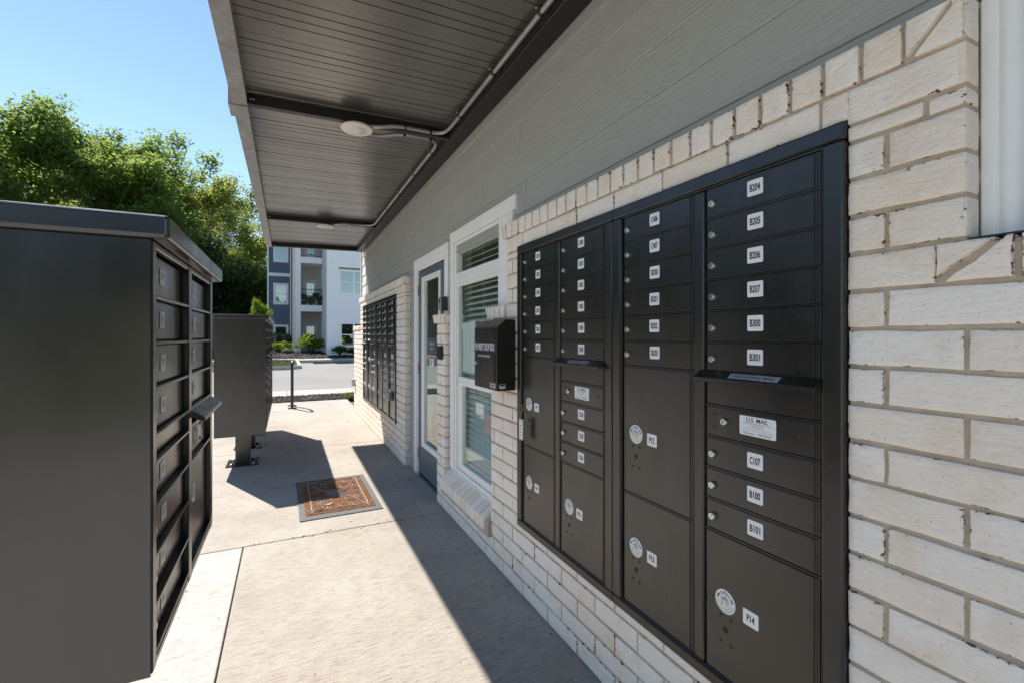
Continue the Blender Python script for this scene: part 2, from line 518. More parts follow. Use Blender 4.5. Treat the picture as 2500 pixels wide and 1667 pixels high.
def chips(name, n, x0, x1, y0, y1, zf, s, seed, label):
    rr = random.Random(seed); vs = []; fs = []
    for _ in range(n):
        x, y = rr.uniform(x0, x1), rr.uniform(y0, y1)
        c = Vector((x, y, zf(x, y) + rr.uniform(.0, s * .4)))
        m3 = Matrix.Rotation(rr.uniform(0, 6.28), 3, 'Z') @ Matrix.Rotation(rr.uniform(-.7, .7), 3, 'X') @ Matrix.Rotation(rr.uniform(-.7, .7), 3, 'Y')
        l, w, h = s * rr.uniform(.5, 1.3), s * rr.uniform(.2, .45), s * .12
        k = len(vs)
        for q in ((-l, -w * .6, 0), (l, -w, 0), (l * .8, w, 0), (-l, w, 0), (0, 0, h)):
            vs.append(tuple(c + m3 @ Vector(q)))
        fs += [(k, k + 1, k + 4), (k + 1, k + 2, k + 4), (k + 2, k + 3, k + 4), (k + 3, k, k + 4)]
    me = bpy.data.meshes.new(name); me.from_pydata(vs, [], fs); me.materials.append(M["mulch_chip"])
    return tag(link(name, me), label, "mulch", kind="stuff")
chips("mulch_chips", 4200, -1.6, 2.6, 10.48, 11.40, lambda x, y: .015, .032, 3, "dark bark mulch chips in the strip beside the pavement")
chips("mulch_chips", 3500, -2.5, 6.0, 27.25, 32.5, lambda x, y: .12 + .18 * min(1, (y - 27.21) / 2.9), .06, 4, "dark bark mulch chips in the bed by the apartment block")

# kerbed island at the street's far side
ci = bpy.data.objects.new("street_island", None); COL.objects.link(ci); tag(ci, "kerbed planting island with rounded end in the street", kind="structure")
def island_outline(o):
    pts = [(-9 - o, 28.0)]
    pts += [(-9 - o, 20.6 - o)]
    cx_, cy_, rad = -.35, 21.5, .9 + o
    for k in range(13):
        a = R(-90 + 90 * k / 12); pts.append((cx_ + rad * math.cos(a), cy_ + rad * math.sin(a)))
    pts += [(.55 + o, 28.0)]
    return pts
b = B(); prism(b, island_outline(0), lambda a, c, k: (a, c, -.05 if k == 0 else .135)); bmesh.ops.bevel(b, geom=[e for e in b.edges if all(v.co.z > .1 for v in e.verts)], offset=.03, segments=2, affect='EDGES')
obj("kerb_edge", b, "walk_concrete", ci)
b = B(); prism(b, island_outline(-.16), lambda a, c, k: (a, min(c, 25.78), .10 if k == 0 else .15)); obj("soil", b, "mulch", ci)
chips("mulch_chips", 1800, -2.5, .3, 21.9, 25.7, lambda x, y: .155, .05, 5, "dark bark mulch chips on the kerbed street island")
def grass(name, n, x0, x1, y0, y1, z, h, seed, label):
    rr = random.Random(seed); vs = []; fs = []
    for _ in range(n):
        x, y = rr.uniform(x0, x1), rr.uniform(y0, y1); a = rr.uniform(0, 6.28); w = .006 + .02 * h
        hh = h * rr.uniform(.5, 1.2); lx, ly = rr.gauss(0, .4) * hh, rr.gauss(0, .4) * hh
        k = len(vs)
        vs += [(x - w * math.cos(a), y - w * math.sin(a), z), (x + w * math.cos(a), y + w * math.sin(a), z), (x + lx, y + ly, z + hh)]
        fs.append((k, k + 1, k + 2))
    me = bpy.data.meshes.new(name); me.from_pydata(vs, [], fs); me.materials.append(M["grass_blade"])
    return tag(link(name, me), label, "grass", kind="stuff")
grass("grass", 9000, -8.8, .2, 20.75, 21.9, .14, .10, 6, "yellow green grass along the island kerb")
grass("grass", 800, 1.12, 1.5, 10.5, 11.0, .0, .10, 8, "small tuft of grass at the end of the brick wall")
b = B(); prism(b, [(0, 0), (.17, 0), (.14, .12), (.03, .12)], lambda a, c, k: (1.15 + 1.75 * k, 24.55 + a, -.006 + c)); bmesh.ops.bevel(b, geom=list(b.edges), offset=.012, segments=2, affect='EDGES')
tag(obj("wheel_stop", b, "wheel_stop_paint"), "grey concrete wheel stop lying in the parking bay before the apartment block", "wheel stop")

# ------------------------------------------------------------------ mail building: brickwork
XB, XS, XT = 1.100, 1.150, 1.135            # faces of brick, siding, trim
bld = thing("mail_building", "single storey mail building with white painted brick and grey lap siding", "building", (1.25, 4.2, 0))
BL = tuple(-v for v in bld.location)
def bpart(name, bm, mats, **kw): return obj(name, bm, mats, bld, BL, **kw)

def poly_brick_mesh(pts, seed, depth=.075, inset=.0045, proud=.0025):
    """bevelled brick from a front outline (x, z) going anticlockwise seen from the front (-y)"""
    rr = random.Random(seed); n = len(pts); ring = []
    cx_ = sum(p[0] for p in pts) / n; cz_ = sum(p[1] for p in pts) / n
    for i in range(n):
        a, c = pts[i], pts[(i + 1) % n]
        L = math.hypot(c[0] - a[0], c[1] - a[1]); k = 3 if L > .15 else (2 if L > .05 else 1)
        for q in range(k):
            f = q / k; j = .0016 if q else .0008
            ring.append((a[0] + (c[0] - a[0]) * f + rr.uniform(-j, j), a[1] + (c[1] - a[1]) * f + rr.uniform(-j, j)))
    bm = B(); lay = bm.verts.layers.float.new("edge")
    def V(p, y, e):
        v = bm.verts.new((p[0], y, p[1])); v[lay] = e; return v
    def ins(p, d):
        w = max(abs(q[0] - cx_) for q in pts); h = max(abs(q[1] - cz_) for q in pts)
        return (cx_ + (p[0] - cx_) * (1 - d / w), cz_ + (p[1] - cz_) * (1 - d / h))
    back = [V(p, depth, .6) for p in ring]
    edge = [V(p, .0, 1.0) for p in ring]
    inn = [V(ins(p, inset), -proud + rr.uniform(-.0006, .0006), .55) for p in ring]
    inn2 = [V(ins(p, inset * 3), -proud, .0) for p in ring]
    m = len(ring)
    for i in range(m):
        j = (i + 1) % m
        bm.faces.new([back[i], back[j], edge[j], edge[i]]); bm.faces.new([edge[i], edge[j], inn[j], inn[i]]); bm.faces.new([inn[i], inn[j], inn2[j], inn2[i]])
    bm.faces.new(inn2)
    bmesh.ops.recalc_face_normals(bm, faces=list(bm.faces))
    for f in bm.faces: f.smooth = True
    return mesh_of("brick", bm, "painted_brick", 50)
_bc = {}
def brick_mesh(L, H, var, depth=.075):
    key = (round(L, 3), round(H, 3), var, depth)
    if key not in _bc:
        l, h = key[0] / 2, key[1] / 2
        _bc[key] = poly_brick_mesh([(-l, -h), (l, -h), (l, h), (-l, h)], hash(key) % 9999, depth)
    return _bc[key]
PITCH, BLEN, JT = .0803, .2480, .0095
brick_jobs = []                                             # (parent, mesh, location, rotation, name)
def put_brick(parent, y0, y1, z0, z1, x=XB, name="brick", depth=.075, var=None):
    L = round((y1 - y0) * 200) / 200; H = round((z1 - z0) * 500) / 500
    if L < .012 or H < .012: return
    v = rnd.randrange(5) if var is None else var
    brick_jobs.append((parent, brick_mesh(L, H, v, depth), (x + rnd.uniform(-.0012, .0012), (y0 + y1) / 2, (z0 + z1) / 2 + rnd.uniform(-.0008, .0008)), R(-90) + rnd.uniform(-.004, .004), name))
def cut(y0, y1, holes):
    segs = [(y0, y1)]
    for a, b_ in holes:
        out = []
        for s, e in segs:
            if b_ <= s or a >= e: out.append((s, e)); continue
            if a > s: out.append((s, a))
            if b_ < e: out.append((b_, e))
        segs = out
    return segs
def brick_rows(parent, ya, yb, rows, phase, holes=(), x=XB):
    """rows: list of (z0, z1, parity); holes: (y0, y1, z0, z1)"""
    for (z0, z1, par) in rows:
        start = phase + (BLEN / 2 if par else 0.0)
        k = math.floor((ya - start) / BLEN)
        y = start + k * BLEN
        while y < yb:
            s, e = max(y, ya) + (JT / 2 if y > ya - .001 else 0), min(y + BLEN, yb) - (JT / 2 if y + BLEN < yb + .001 else 0)
            y += BLEN
            hs = [h for h in holes if h[2] < z1 and h[3] > z0]
            full = [h for h in hs if h[2] <= z0 + .012 and h[3] >= z1 - .012]
            part_ = [h for h in hs if h not in full]
            for a, b_ in cut(s, e, [(h[0], h[1]) for h in full]):
                bits = [(a, b_, z0 + JT / 2, z1 - JT / 2)]
                for h in part_:
                    nb = []
                    for (p, q, r0, r1) in bits:
                        if q <= h[0] or p >= h[1]: nb.append((p, q, r0, r1)); continue
                        p2, q2 = max(p, h[0]), min(q, h[1])
                        if p < h[0] - .02: nb.append((p, h[0], r0, r1))
                        if q > h[1] + .02: nb.append((h[1], q, r0, r1))
                        if h[3] < r1: nb.append((p2, q2, max(r0, h[3]), r1))
                        if h[2] > r0: nb.append((p2, q2, r0, min(r1, h[2])))
                    bits = nb
                for (p, q, r0, r1) in bits:
                    if q - p > .012: put_brick(parent, p, q, r0, r1)
def course(k): return (k * PITCH, (k + 1) * PITCH, k % 2)
# mailbox openings
HN = (.581, 2.167, .361, 1.822)             # near bank
HF = (5.198, 7.638, .361, 1.822)            # far bank
def mortar_rects(rects, x0=XB + .0065, x1=1.185):
    b = B()
    for (y0, y1, z0, z1) in rects: bx(b, x0, x1, y0, y1, z0, z1)
    return b
EN = .389                                    # right end of the tall brick panel
wall_near = bpart("brick_wall", mortar_rects([(-.6, EN, 0, 1.515), (EN, HN[0], 0, 1.965), (HN[0], HN[1], 0, HN[2]), (HN[0], HN[1], HN[3], 1.965), (HN[1], 2.322, 0, 1.965), (2.322, 2.53, 0, 1.515), (2.53, 3.642, 0, .165)]), "mortar")
pier = bpart("brick_pier", mortar_rects([(3.452, 3.642, .165, 1.515)]), "mortar")
wall_far = bpart("brick_wall", mortar_rects([(4.785, HF[0], 0, 1.965), (HF[0], HF[1], 0, HF[2]), (HF[0], HF[1], HF[3], 1.965), (HF[1], 8.02, 0, 1.965), (8.02, 8.80, 0, 1.515)]), "mortar")
PH = .386 - 10 * BLEN
for k in range(18):
    z0, z1, p = course(k)
    if k < 2: brick_rows(wall_near, -.6, 3.645, [(z0, z1, p)], PH, [HN])
    else:
        brick_rows(wall_near, -.6, 2.535, [(z0, z1, p)], PH, [HN])
        brick_rows(pier, 3.45, 3.645, [(z0, z1, p)], 3.55 - BLEN, [])
    brick_rows(wall_far, 4.783, 8.805, [(z0, z1, p)], 4.783, [HF])
for k in range(18, 22):
    z0, z1, p = course(k)
    brick_rows(wall_near, .432 if k == 18 else EN, 2.322, [(z0, z1, p)], PH, [HN])
    brick_rows(wall_far, 4.783, 8.02, [(z0, z1, p)], 4.783, [HF])
for w_, ya, yb, ph, h in ((wall_near, EN, 2.322, PH + .06, HN), (wall_far, 4.783, 8.02, 4.75, HF)):
    brick_rows(w_, ya, yb, [(1.7666, 1.804, 0)], ph, [h])
    brick_rows(w_, ya, yb, [(1.804, 1.888, 1)], ph + .07, [h])
# rowlock courses: bricks on end along the top, mitred at the ends
RLP = .0775
def rowlock(parent, y0, y1, z0, z1, x, name="rowlock_brick", depth=.085, lmiter=False, rmiter=False):
    n = max(1, round((y1 - y0 - (.09 if rmiter else 0) - (.06 if lmiter else 0)) / RLP))
    a = y0 + (.09 if rmiter else 0); e = y1 - (.06 if lmiter else 0)
    st = (e - a) / n
    for i in range(n): put_brick(parent, a + i * st + JT / 2, a + (i + 1) * st - JT / 2, z0 + .004, z1 - .003, x, name, depth)
    def tri(pts, seed):
        me = poly_brick_mesh(pts, seed, depth); brick_jobs.append((parent, me, (x, 0, 0), R(-90), name))
    if rmiter:   # right end in the picture: local x = -y
        q0, q1 = -(y0 + .087), -y0
        tri([(q0, z0 + .012), (q1 - .02, z1 - .003), (q0, z1 - .003)], 11)
        tri([(q0 + .014, z0 + .004), (q1, z0 + .004), (q1, z1 - .003), (q1 - .004, z1 - .003)], 12)
    if lmiter:
        q0, q1 = -y1, -(y1 - .056)
        tri([(q0 + .042, z0 + .004), (q1, z0 + .004), (q1, z1 - .003), (q0 + .022, z1 - .003)], 13)
        tri([(q0 + .028, z0 + .004), (q0 + .034, z0 + .004), (q0 + .013, z1 - .003), (q0 - .012, z1 - .003)], 14)
rowlock(wall_near, EN, 2.385, 1.888, 1.972, XB - .004, lmiter=True, rmiter=True)
rowlock(wall_near, -.6, .322, 1.446, 1.524, XB - .004)
for q, pts_ in enumerate(([(-.428, 1.462), (-.348, 1.521), (-.428, 1.521)], [(-.414, 1.450), (-.327, 1.450), (-.327, 1.521), (-.334, 1.521)])):
    brick_jobs.append((wall_near, poly_brick_mesh(pts_, 31 + q, .085), (XB - .004, 0, 0), R(-90), "rowlock_brick"))
rowlock(wall_near, 2.325, 2.588, 1.446, 1.522, XB - .012, lmiter=True)
rowlock(pier, 3.43, 3.712, 1.446, 1.522, XB - .014, lmiter=True)
rowlock(wall_far, 4.783, 8.10, 1.888, 1.972, XB - .010)
rowlock(wall_far, 8.02, 8.86, 1.446, 1.524, XB - .012)
# sloped brick sill under the window
n = 11
for i in range(n):
    y0 = 2.565 + i * (3.46 - 2.565) / n
    b = B(); lay = b.verts.layers.float.new("edge")
    prism(b, [(1.064, .178), (1.150, .205), (1.150, .318), (1.064, .252)], lambda a, c, k, y0=y0: (a, y0 + (.005 if k == 0 else .077), c))
    bmesh.ops.bevel(b, geom=list(b.edges), offset=.003, segments=1, affect='EDGES')
    for v in b.verts: v[lay] = .15 + .5 * rnd.random()
    me = mesh_of("sill_brick", b, "painted_brick")
    brick_jobs.append((wall_near, me, (0, 0, 0), 0.0, "sill_brick"))
b = B(); bx(b, 1.075, 1.185, 2.532, 3.452, .150, .20); 
for v in b.verts:
    if v.co.z > .17 and v.co.x > 1.1: v.co.z = .305
    elif v.co.z > .17: v.co.z = .24
bpart("sill_mortar", b, "mortar")
# returns (short faces looking towards -Y) of the panels and the pier
def return_face(parent, y, x0, x1, rows):
    for z0, z1 in rows:
        L = x1 - x0
        brick_jobs.append((parent, brick_mesh(round(L, 3), round(z1 - z0 - JT, 3), rnd.randrange(3), .02), ((x0 + x1) / 2, y, (z0 + z1) / 2), 0.0, "brick"))
r18 = [(k * PITCH, (k + 1) * PITCH) for k in range(18)]
return_face(pier, 3.4505, XB + .001, 1.149, r18[4:])
hi = [(k * PITCH, (k + 1) * PITCH) for k in range(22)] + [(1.7666, 1.804), (1.804, 1.888), (1.888, 1.972)]
return_face(wall_far, 4.7835, XB + .001, 1.153, hi)
return_face(wall_near, EN - .001, XB + .001, 1.148, [q for q in hi if q[0] > 1.5])
# place: the bricks that show largest as parts, the rest joined
def bkey(j):
    p = j[2]; y = p[1] if p[1] else (2.9 if j[4] == "sill_brick" else .6)
    return (-1 if j[4] != "brick" else 0, math.hypot(p[0], max(y, .0)) + (20 if y < .25 else 0))
plain = sorted([j for j in brick_jobs if j[4] == "brick"], key=bkey)
for j in [q for q in brick_jobs if q[4] != "brick"] + plain[:300]:
    link(j[4], j[1], j[0], j[2], j[3])
rest = plain[300:]
jb = B(); jb.verts.layers.float.new("edge")
for j in rest:
    t_ = B(); t_.from_mesh(j[1]); t_.transform(Matrix.Translation(j[2]) @ Matrix.Rotation(j[3], 4, 'Z'))
    me = bpy.data.meshes.new("t"); t_.to_mesh(me); t_.free(); jb.from_mesh(me); bpy.data.meshes.remove(me)
tag(obj("brickwork", jb, "painted_brick", wall_far, (0, 0, 0), sharp=50), kind="stuff")

# core walls behind brick and siding, with openings for window and door; simple room behind
WY0, WY1, WZ0, WZ1 = 2.44, 3.40, .30, 2.09
DY0, DY1, DZ1 = 3.60, 4.50, 2.02
b = B()
for r_ in ((-.6, HN[0] - .01, 0, 3.3), (HN[0] - .01, HN[1] + .01, 0, HN[2] - .01), (HN[0] - .01, HN[1] + .01, HN[3] + .01, 3.3), (HN[1] + .01, WY0, 0, 3.3), (WY0, WY1, 0, WZ0), (WY0, WY1, WZ1, 3.3), (WY1, DY0, 0, 3.3), (DY0, DY1, DZ1, 3.3), (DY1, HF[0] - .01, 0, 3.3), (HF[0] - .01, HF[1] + .01, 0, HF[2] - .01), (HF[0] - .01, HF[1] + .01, HF[3] + .01, 3.3), (HF[1] + .01, 8.24, 0, 3.3)):
    bx(b, 1.187, 1.30, r_[0], r_[1], r_[2], r_[3])
bpart("wall_core", b, "room_paint")
b = B()
bx(b, 4.9, 5.0, -.6, 8.24, 0, .7); bx(b, 4.9, 5.0, -.6, 8.24, 2.35, 3.3); bx(b, 4.9, 5.0, -.6, 1.2, .7, 2.35); bx(b, 4.9, 5.0, 6.6, 8.24, .7, 2.35); bx(b, 1.30, 4.9, -.6, -.5, 0, 3.3); bx(b, 1.30, 4.9, 8.14, 8.24, 0, 3.3)  # unseen opening added in the back wall, letting daylight brighten the room
bx(b, 1.31, 4.88, 2.20, 2.24, 0, 2.6)
bpart("room_wall", b, "room_paint")
b = B(); bx(b, 1.19, 4.9, -.5, 8.14, -.05, .012); bpart("room_floor", b, "room_floor")
b = B(); bx(b, 1.30, 4.9, -.5, 8.14, 2.62, 2.70); bpart("room_ceiling", b, "room_paint")
b = B(); bx(b, 1.10, 5.1, -.7, 8.34, 3.3, 3.42); bpart("roof", b, "beam_metal")

# lap siding, plank by plank
sid = B(); bx(sid, 1.166, 1.186, -.6, 8.24, 1.96, 3.3)
siding = bpart("siding", sid, "grey_siding")
LAPS = [2.012, 2.022, 2.188, 2.359, 2.530, 2.691, 2.86]
def plank(y0, y1, z0, z1, m="grey_siding", x=XS):
    b = B(); prism(b, [(x, z0), (x + .012, z1 + .014), (x + .0155, z1 + .014), (x + .0155, z0)], lambda a, c, k: (a, y0 + .0015 if k == 0 else y1 - .0015, c))
    bmesh.ops.bevel(b, geom=[e for e in b.edges if all(abs(v.co.x - x) < 1e-5 for v in e.verts)], offset=.002, segments=1, affect='EDGES')
    return obj("plank", b, m, siding)
rows_ = [(1.974, 2.020), (2.022, 2.188), (2.188, 2.359), (2.359, 2.530), (2.530, 2.691), (2.691, 2.86), (2.86, 3.06), (3.06, 3.28)]
joints = [[], [2.20, 5.2], [2.80, 5.9], [2.265, 5.0, 7.05], [3.4, 6.4], [2.83, 5.6], [4.2], [3.0, 6.0]]
for (z0, z1), js in zip(rows_, joints):
    ys = [-.6] + js + [7.80]
    for a, b_ in zip(ys[:-1], ys[1:]): plank(a, b_, z0, z1)
for (z0, z1) in rows_: plank(7.815, 8.22, z0, z1, "white_siding")
# narrow siding strips beside door and window, between pier cap and trim
for y0, y1 in ((3.43, 3.485), (4.56, 4.783)):
    for z0 in np.arange(.0 if y0 > 4 else 1.53, 1.96, .166): plank(y0, y1, z0, min(z0 + .166, 1.972))
# white siding to the right of the panel
for z0 in np.arange(1.535, 3.2, .178): 
    b = B(); prism(b, [(1.176, z0), (1.182, z0 + .19), (1.185, z0 + .19), (1.185, z0)], lambda a, c, k: (a, -.6 if k == 0 else .352, c)); obj("plank", b, "white_siding", siding)
b = B(); bx(b, 1.152, 1.184, .362, .387, 1.526, 1.97, 0, .003); 
lathe(b, [(.017, 1.526), (.017, 3.2)], (1.166, .349, 0), 'z', 14); bpart("corner_trim", b, "vinyl")
b = B(); bx(b, 1.13, 1.19, 8.222, 8.26, 1.97, 3.3, 0, .004); bpart("corner_board", b, "white_trim")
b = B(); bx(b, 1.112, 1.184, -.6, .387, 1.5245, 1.5275); bpart("flashing", b, "beam_metal")

# window
win = bpart("window", mortar_rects([(2.44, 3.40, .30, .322)], 1.146, 1.19), "vinyl")
def wpart(name, rects, mats, bev=.003, par=None):
    b = B()
    for r_ in rects: bx(b, *r_, 0, bev)
    return obj(name, b, mats, par or win)
wpart("trim_board", [(XT, 1.167, 2.287, 3.428, 2.056, 2.138)], "white_trim")
wpart("trim_board", [(XT + .002, 1.167, 2.33, 2.487, .33, 2.054)], "white_trim")
wpart("trim_board", [(XT + .002, 1.167, 3.352, 3.428, .33, 2.054)], "white_trim")
wpart("frame", [(1.147, 1.20, 2.489, 2.535, .324, 2.052), (1.147, 1.20, 3.318, 3.350, .324, 2.052), (1.147, 1.20, 2.536, 3.317, 2.030, 2.052), (1.150, 1.20, 2.536, 3.317, 1.742, 1.820), (1.150, 1.20, 2.536, 3.317, .324, .352)], "vinyl")
wpart("sash", [(1.156, 1.19, 2.537, 2.565, 1.050, 1.740), (1.156, 1.19, 3.300, 3.316, 1.050, 1.740), (1.156, 1.19, 2.566, 3.299, 1.720, 1.7405), (1.156, 1.19, 2.566, 3.299, 1.012, 1.050)], "vinyl")
wpart("sash", [(1.164, 1.198, 2.537, 2.60, .353, 1.010), (1.164, 1.198, 3.235, 3.316, .353, 1.010), (1.164, 1.198, 2.601, 3.234, .353, .40), (1.164, 1.198, 2.601, 3.234, .985, 1.0105)], "vinyl")
for r_ in ((1.172, 1.176, 2.535, 3.318, 1.820, 2.030), (1.170, 1.174, 2.565, 3.300, 1.050, 1.720), (1.180, 1.184, 2.60, 3.235, .40, .985)):
    wpart("pane", [r_], "glass", 0)
bs = B(); prism(bs, [(-.020, -.0125), (.020, .0085), (.020, .0115), (-.020, -.0095)], lambda a, c, k: (a, -.385 if k == 0 else .385, c))
slat_me = mesh_of("blind_slat", bs, "blind_white")
z = .40; 
while z < 2.0:
    o = link("blind_slat", slat_me, win, (1.236, 2.927, z)); z += .0425
wpart("blind_rail", [(1.21, 1.262, 2.54, 3.31, 1.995, 2.04)], "blind_white")
for y in (2.68, 2.93, 3.17): wpart("blind_cord", [(1.2130, 1.2145, y, y + .002, .40, 2.0)], "blind_white", 0)

# door
door = bpart("door", mortar_rects([(3.56, 4.54, .0, .016)], 1.13, 1.20), "zinc")
def dpart(name, rects, mats, bev=.003):
    b = B()
    for r_ in rects: bx(b, *r_, 0, bev)
    return obj(name, b, mats, door)
dpart("trim_board", [(XT, 1.167, 3.487, 4.559, 1.992, 2.089)], "white_trim")
dpart("trim_board", [(XT + .002, 1.167, 4.485, 4.559, .0, 1.990)], "white_trim")
dpart("trim_board", [(XT + .002, 1.167, 3.487, 3.575, .0, 1.990)], "white_trim")
dpart("frame", [(1.148, 1.20, 4.466, 4.484, .018, 1.990), (1.148, 1.20, 3.577, 3.612, .018, 1.990), (1.148, 1.20, 3.613, 4.465, 1.974, 1.991)], "white_trim", .002)
dpart("leaf", [(1.163, 1.20, 4.342, 4.463, .03, 1.972), (1.163, 1.20, 3.616, 3.748, .03, 1.972), (1.163, 1.20, 3.7485, 4.3415, 1.906, 1.972), (1.163, 1.20, 3.7485, 4.3415, .03, .298)], "slate_paint", .002)
dpart("lite_frame", [(1.153, 1.19, 4.26, 4.3405, .299, 1.905), (1.153, 1.19, 3.7495, 3.79, .299, 1.905), (1.153, 1.19, 3.7905, 4.2595, 1.86, 1.905), (1.153, 1.19, 3.7905, 4.2595, .299, .35)], "vinyl", .004)
dpart("pane", [(1.170, 1.174, 3.791, 4.259, .351, 1.859)], "glass", 0)
for z0 in (1.74, .985, .16):
    b = B(); tube(b, [(1.152, 4.464, z0), (1.152, 4.464, z0 + .10)], .0075, 10); obj("hinge", b, "zinc", door)

# ------------------------------------------------------------------ small fittings on the building
def facing_x(name, label, cat, y_left, z0, x=XB, group=None):
    """root at the left end of something on the wall that faces -X: local x right, z up, -y out"""
    return thing(name, label, cat, (x, y_left, z0), R(-90), group)
s = facing_x("door_sign", "slate grey sign reading community room inside the door glass", "sign", 4.172, 1.18, 1.169)
b = B(); bx(b, 0, .285, -.004, 0, 0, .152, 0, .001); text(b, "COMMUNITY", (.142, .098), .15, .022, -.0046, 1); text(b, "ROOM", (.142, .058), .075, .022, -.0046, 1)
obj("plate", b, ["sign_slate", "print_white"], s)
s = facing_x("door_notice", "small white notice with red heading under the door sign", "notice", 4.107, 1.08, 1.169)
b = B(); bx(b, 0, .13, -.002, 0, 0, .096); bx(b, .004, .126, -.0026, -.0021, .066, .092, 1)
for q in range(3): bx(b, .015 + .01 * (q % 2), .09 + .01 * q, -.0026, -.0021, .012 + q * .017, .020 + q * .017, 2)
obj("sheet", b, ["paper_white", "print_red", "print_black"], s)
s = facing_x("paper_sheet", "white paper sheets taped inside the window above the sash rail", "paper", 3.27, 1.085, 1.169)
b = B(); bx(b, 0, .155, -.001, 0, 0, .36, 0); bx(b, .160, .25, -.0012, 0, .0, .37, 0); bx(b, -.01, .26, -.003, -.0013, .315, .36)
s2 = obj("sheet", b, "paper_white", s)
s.location.x = 1.186
s = facing_x("paper_sheet", "small pink paper stuck behind the lower window sash", "paper", 2.86, .70, 1.192)
b = B(); bx(b, 0, .14, -.001, 0, 0, .13); obj("sheet", b, "paper_pink", s)
# keypad on the pier
s = facing_x("keypad_reader", "black keypad reader on the narrow brick pier beside the door", "card reader", 3.555, 1.165, XB - .004)
b = B(); bx(b, 0, .085, -.032, 0, 0, .108, 0, .006, 2); obj("housing", b, "black_powder", s)
b = B(); bx(b, .012, .073, -.0345, -.0325, .02, .085, 0, .001); obj("key_panel", b, "recess_dark", s)
# key safe on the trim above the pier cap
s = facing_x("key_safe", "black and silver key safe mounted above the brick pier cap", "key safe", 3.535, 1.545, 1.1345)
b = B(); bx(b, 0, .062, -.05, 0, 0, .112, 0, .008, 2); obj("body", b, "black_powder", s)
b = B(); bx(b, .004, .058, -.057, -.0505, .004, .106, 0, .006, 2); obj("face", b, "conduit_metal", s)
b = B(); bx(b, .02, .042, -.0595, -.0575, .06, .095, 0, .001); obj("shutter", b, "recess_dark", s)
# outlet box low on the far wall
s = facing_x("outlet_box", "grey weatherproof outlet box on the far end of the brick wall", "outlet box", 8.76, .46, XB - .004)
b = B(); bx(b, 0, .12, -.05, 0, 0, .12, 0, .006, 2); obj("cover", b, "conduit_metal", s)
b = B(); tube(b, [(.06, -.06, .09), (.06, -.0505, .09)], .012, 10); obj("latch", b, "zinc", s)

# payment drop box
db = facing_x("payment_drop_box", "black steel payment drop box mounted on the brick beside the window", "drop box", 2.525, 1.062, XB - .006)
DW, DH, DDp = .325, .375, .106
b = B()
prism(b, [(0, 0), (-DDp, 0), (-DDp, .333), (-DDp + .05, DH), (0, DH)], lambda a, c, k: (0 if k == 0 else DW, a, c))
bmesh.ops.bevel(b, geom=list(b.edges), offset=.0025, segments=2, affect='EDGES')
obj("body", b, "black_powder", db)
b = B(); bx(b, .02, DW - .032, -DDp - .0015, -DDp - .0004, .262, .325, 0); obj("slot_recess", b, "recess_dark", db)
b = B(); bx(b, .05, DW - .036, -DDp - .004, -DDp - .0016, .266, .305, 0, .001); bx(b, .05, DW - .05, -DDp - .012, -DDp - .0016, .308, .312, 0, .001); obj("slot_flap", b, "black_powder", db)
b = B(); bx(b, .015, DW - .03, -DDp - .004, -DDp - .0004, .045, .195, 0, .0015); obj("door", b, "black_powder", db)
b = B(); text(b, "PAYMENT DROP BOX", (DW / 2 - .006, .228), .275, .040, -DDp - .0022, 0, .012); obj("lettering", b, "print_white", db)
b = B(); text(b, "NO CASH ACCEPTED", (DW / 2 - .01, .178), .165, .0115, -DDp - .0048, 0, .01); obj("lettering", b, "print_white", db)
b = B(); lathe(b, [(.010, 0), (.010, .007), (.007, .009), (.007, .0095)], (.045, -DDp - .004, .135), 'y', 14); obj("lock", b, "zinc", db)
b = B(); bx(b, .235, .30, -DDp - .0016, -DDp - .0004, .014, .036); bx(b, .242, .293, -DDp - .0022, -DDp - .0017, .017, .033, 1); obj("maker_label", b, ["label_white", "print_grey"], db)
b = B(); bx(b, DW + .0004, DW + .0014, -.095, -.06, .012, .035); bx(b, DW + .0015, DW + .002, -.092, -.063, .025, .033, 1); obj("maker_label", b, ["label_white", "print_black"], db)

# ------------------------------------------------------------------ recessed wall mailboxes
TR, CW, PO = .050, .3250, .0405
ZB = .363
ROWS = [1.775, 1.687, 1.599, 1.5105, 1.422, 1.3335, 1.2455, 1.154, 1.0645, .9755, .887, .7985, .400]
def lock_mesh():
    b = B()
    lathe(b, [(.0115, 0), (.0115, .004), (.0098, .0085), (.0088, .0095), (.0066, .0095), (.0064, .0105), (.0060, .0108)], (0, 0, 0), 'y', 18)
    bx(b, -.0008, .0008, -.0114, -.0105, -.0045, .0045, 1)
    return mesh_of("lock", b, ["zinc", "recess_dark"])
LOCK = lock_mesh()
def screw_mesh():
    b = B(); lathe(b, [(.0048, 0), (.0046, .0014), (.003, .0024), (.0016, .0026)], (0, 0, 0), 'y', 10); return mesh_of("screw", b, "black_powder")
SCREW = screw_mesh()
def hole_mesh():
    b = B(); lathe(b, [(.0090, 0), (.0088, .0008), (.0075, .0009)], (0, 0, 0), 'y', 14); return mesh_of("keyhole", b, "recess_dark")
HOLE = hole_mesh()
_dm = {}
def door_mesh(w, h, m="black_powder"):
    k = (round(w, 4), round(h, 4), m)
    if k not in _dm:
        b = B()
        bx(b, 0, w, -.005, .006, 0, h, 0, .0012, 2)
        bx(b, w - .0165, w - .0125, -.0075, -.0051, .001, h - .001, 0, .0008)
        bx(b, w - .0085, w - .0055, -.0068, -.0051, .001, h - .001, 0, .0006)
        bx(b, .002, w - .018, -.0066, -.0051, h - .0055, h - .0025, 0, .0006)
        _dm[k] = mesh_of("door", b, m)
    return _dm[k]
_lm = {}
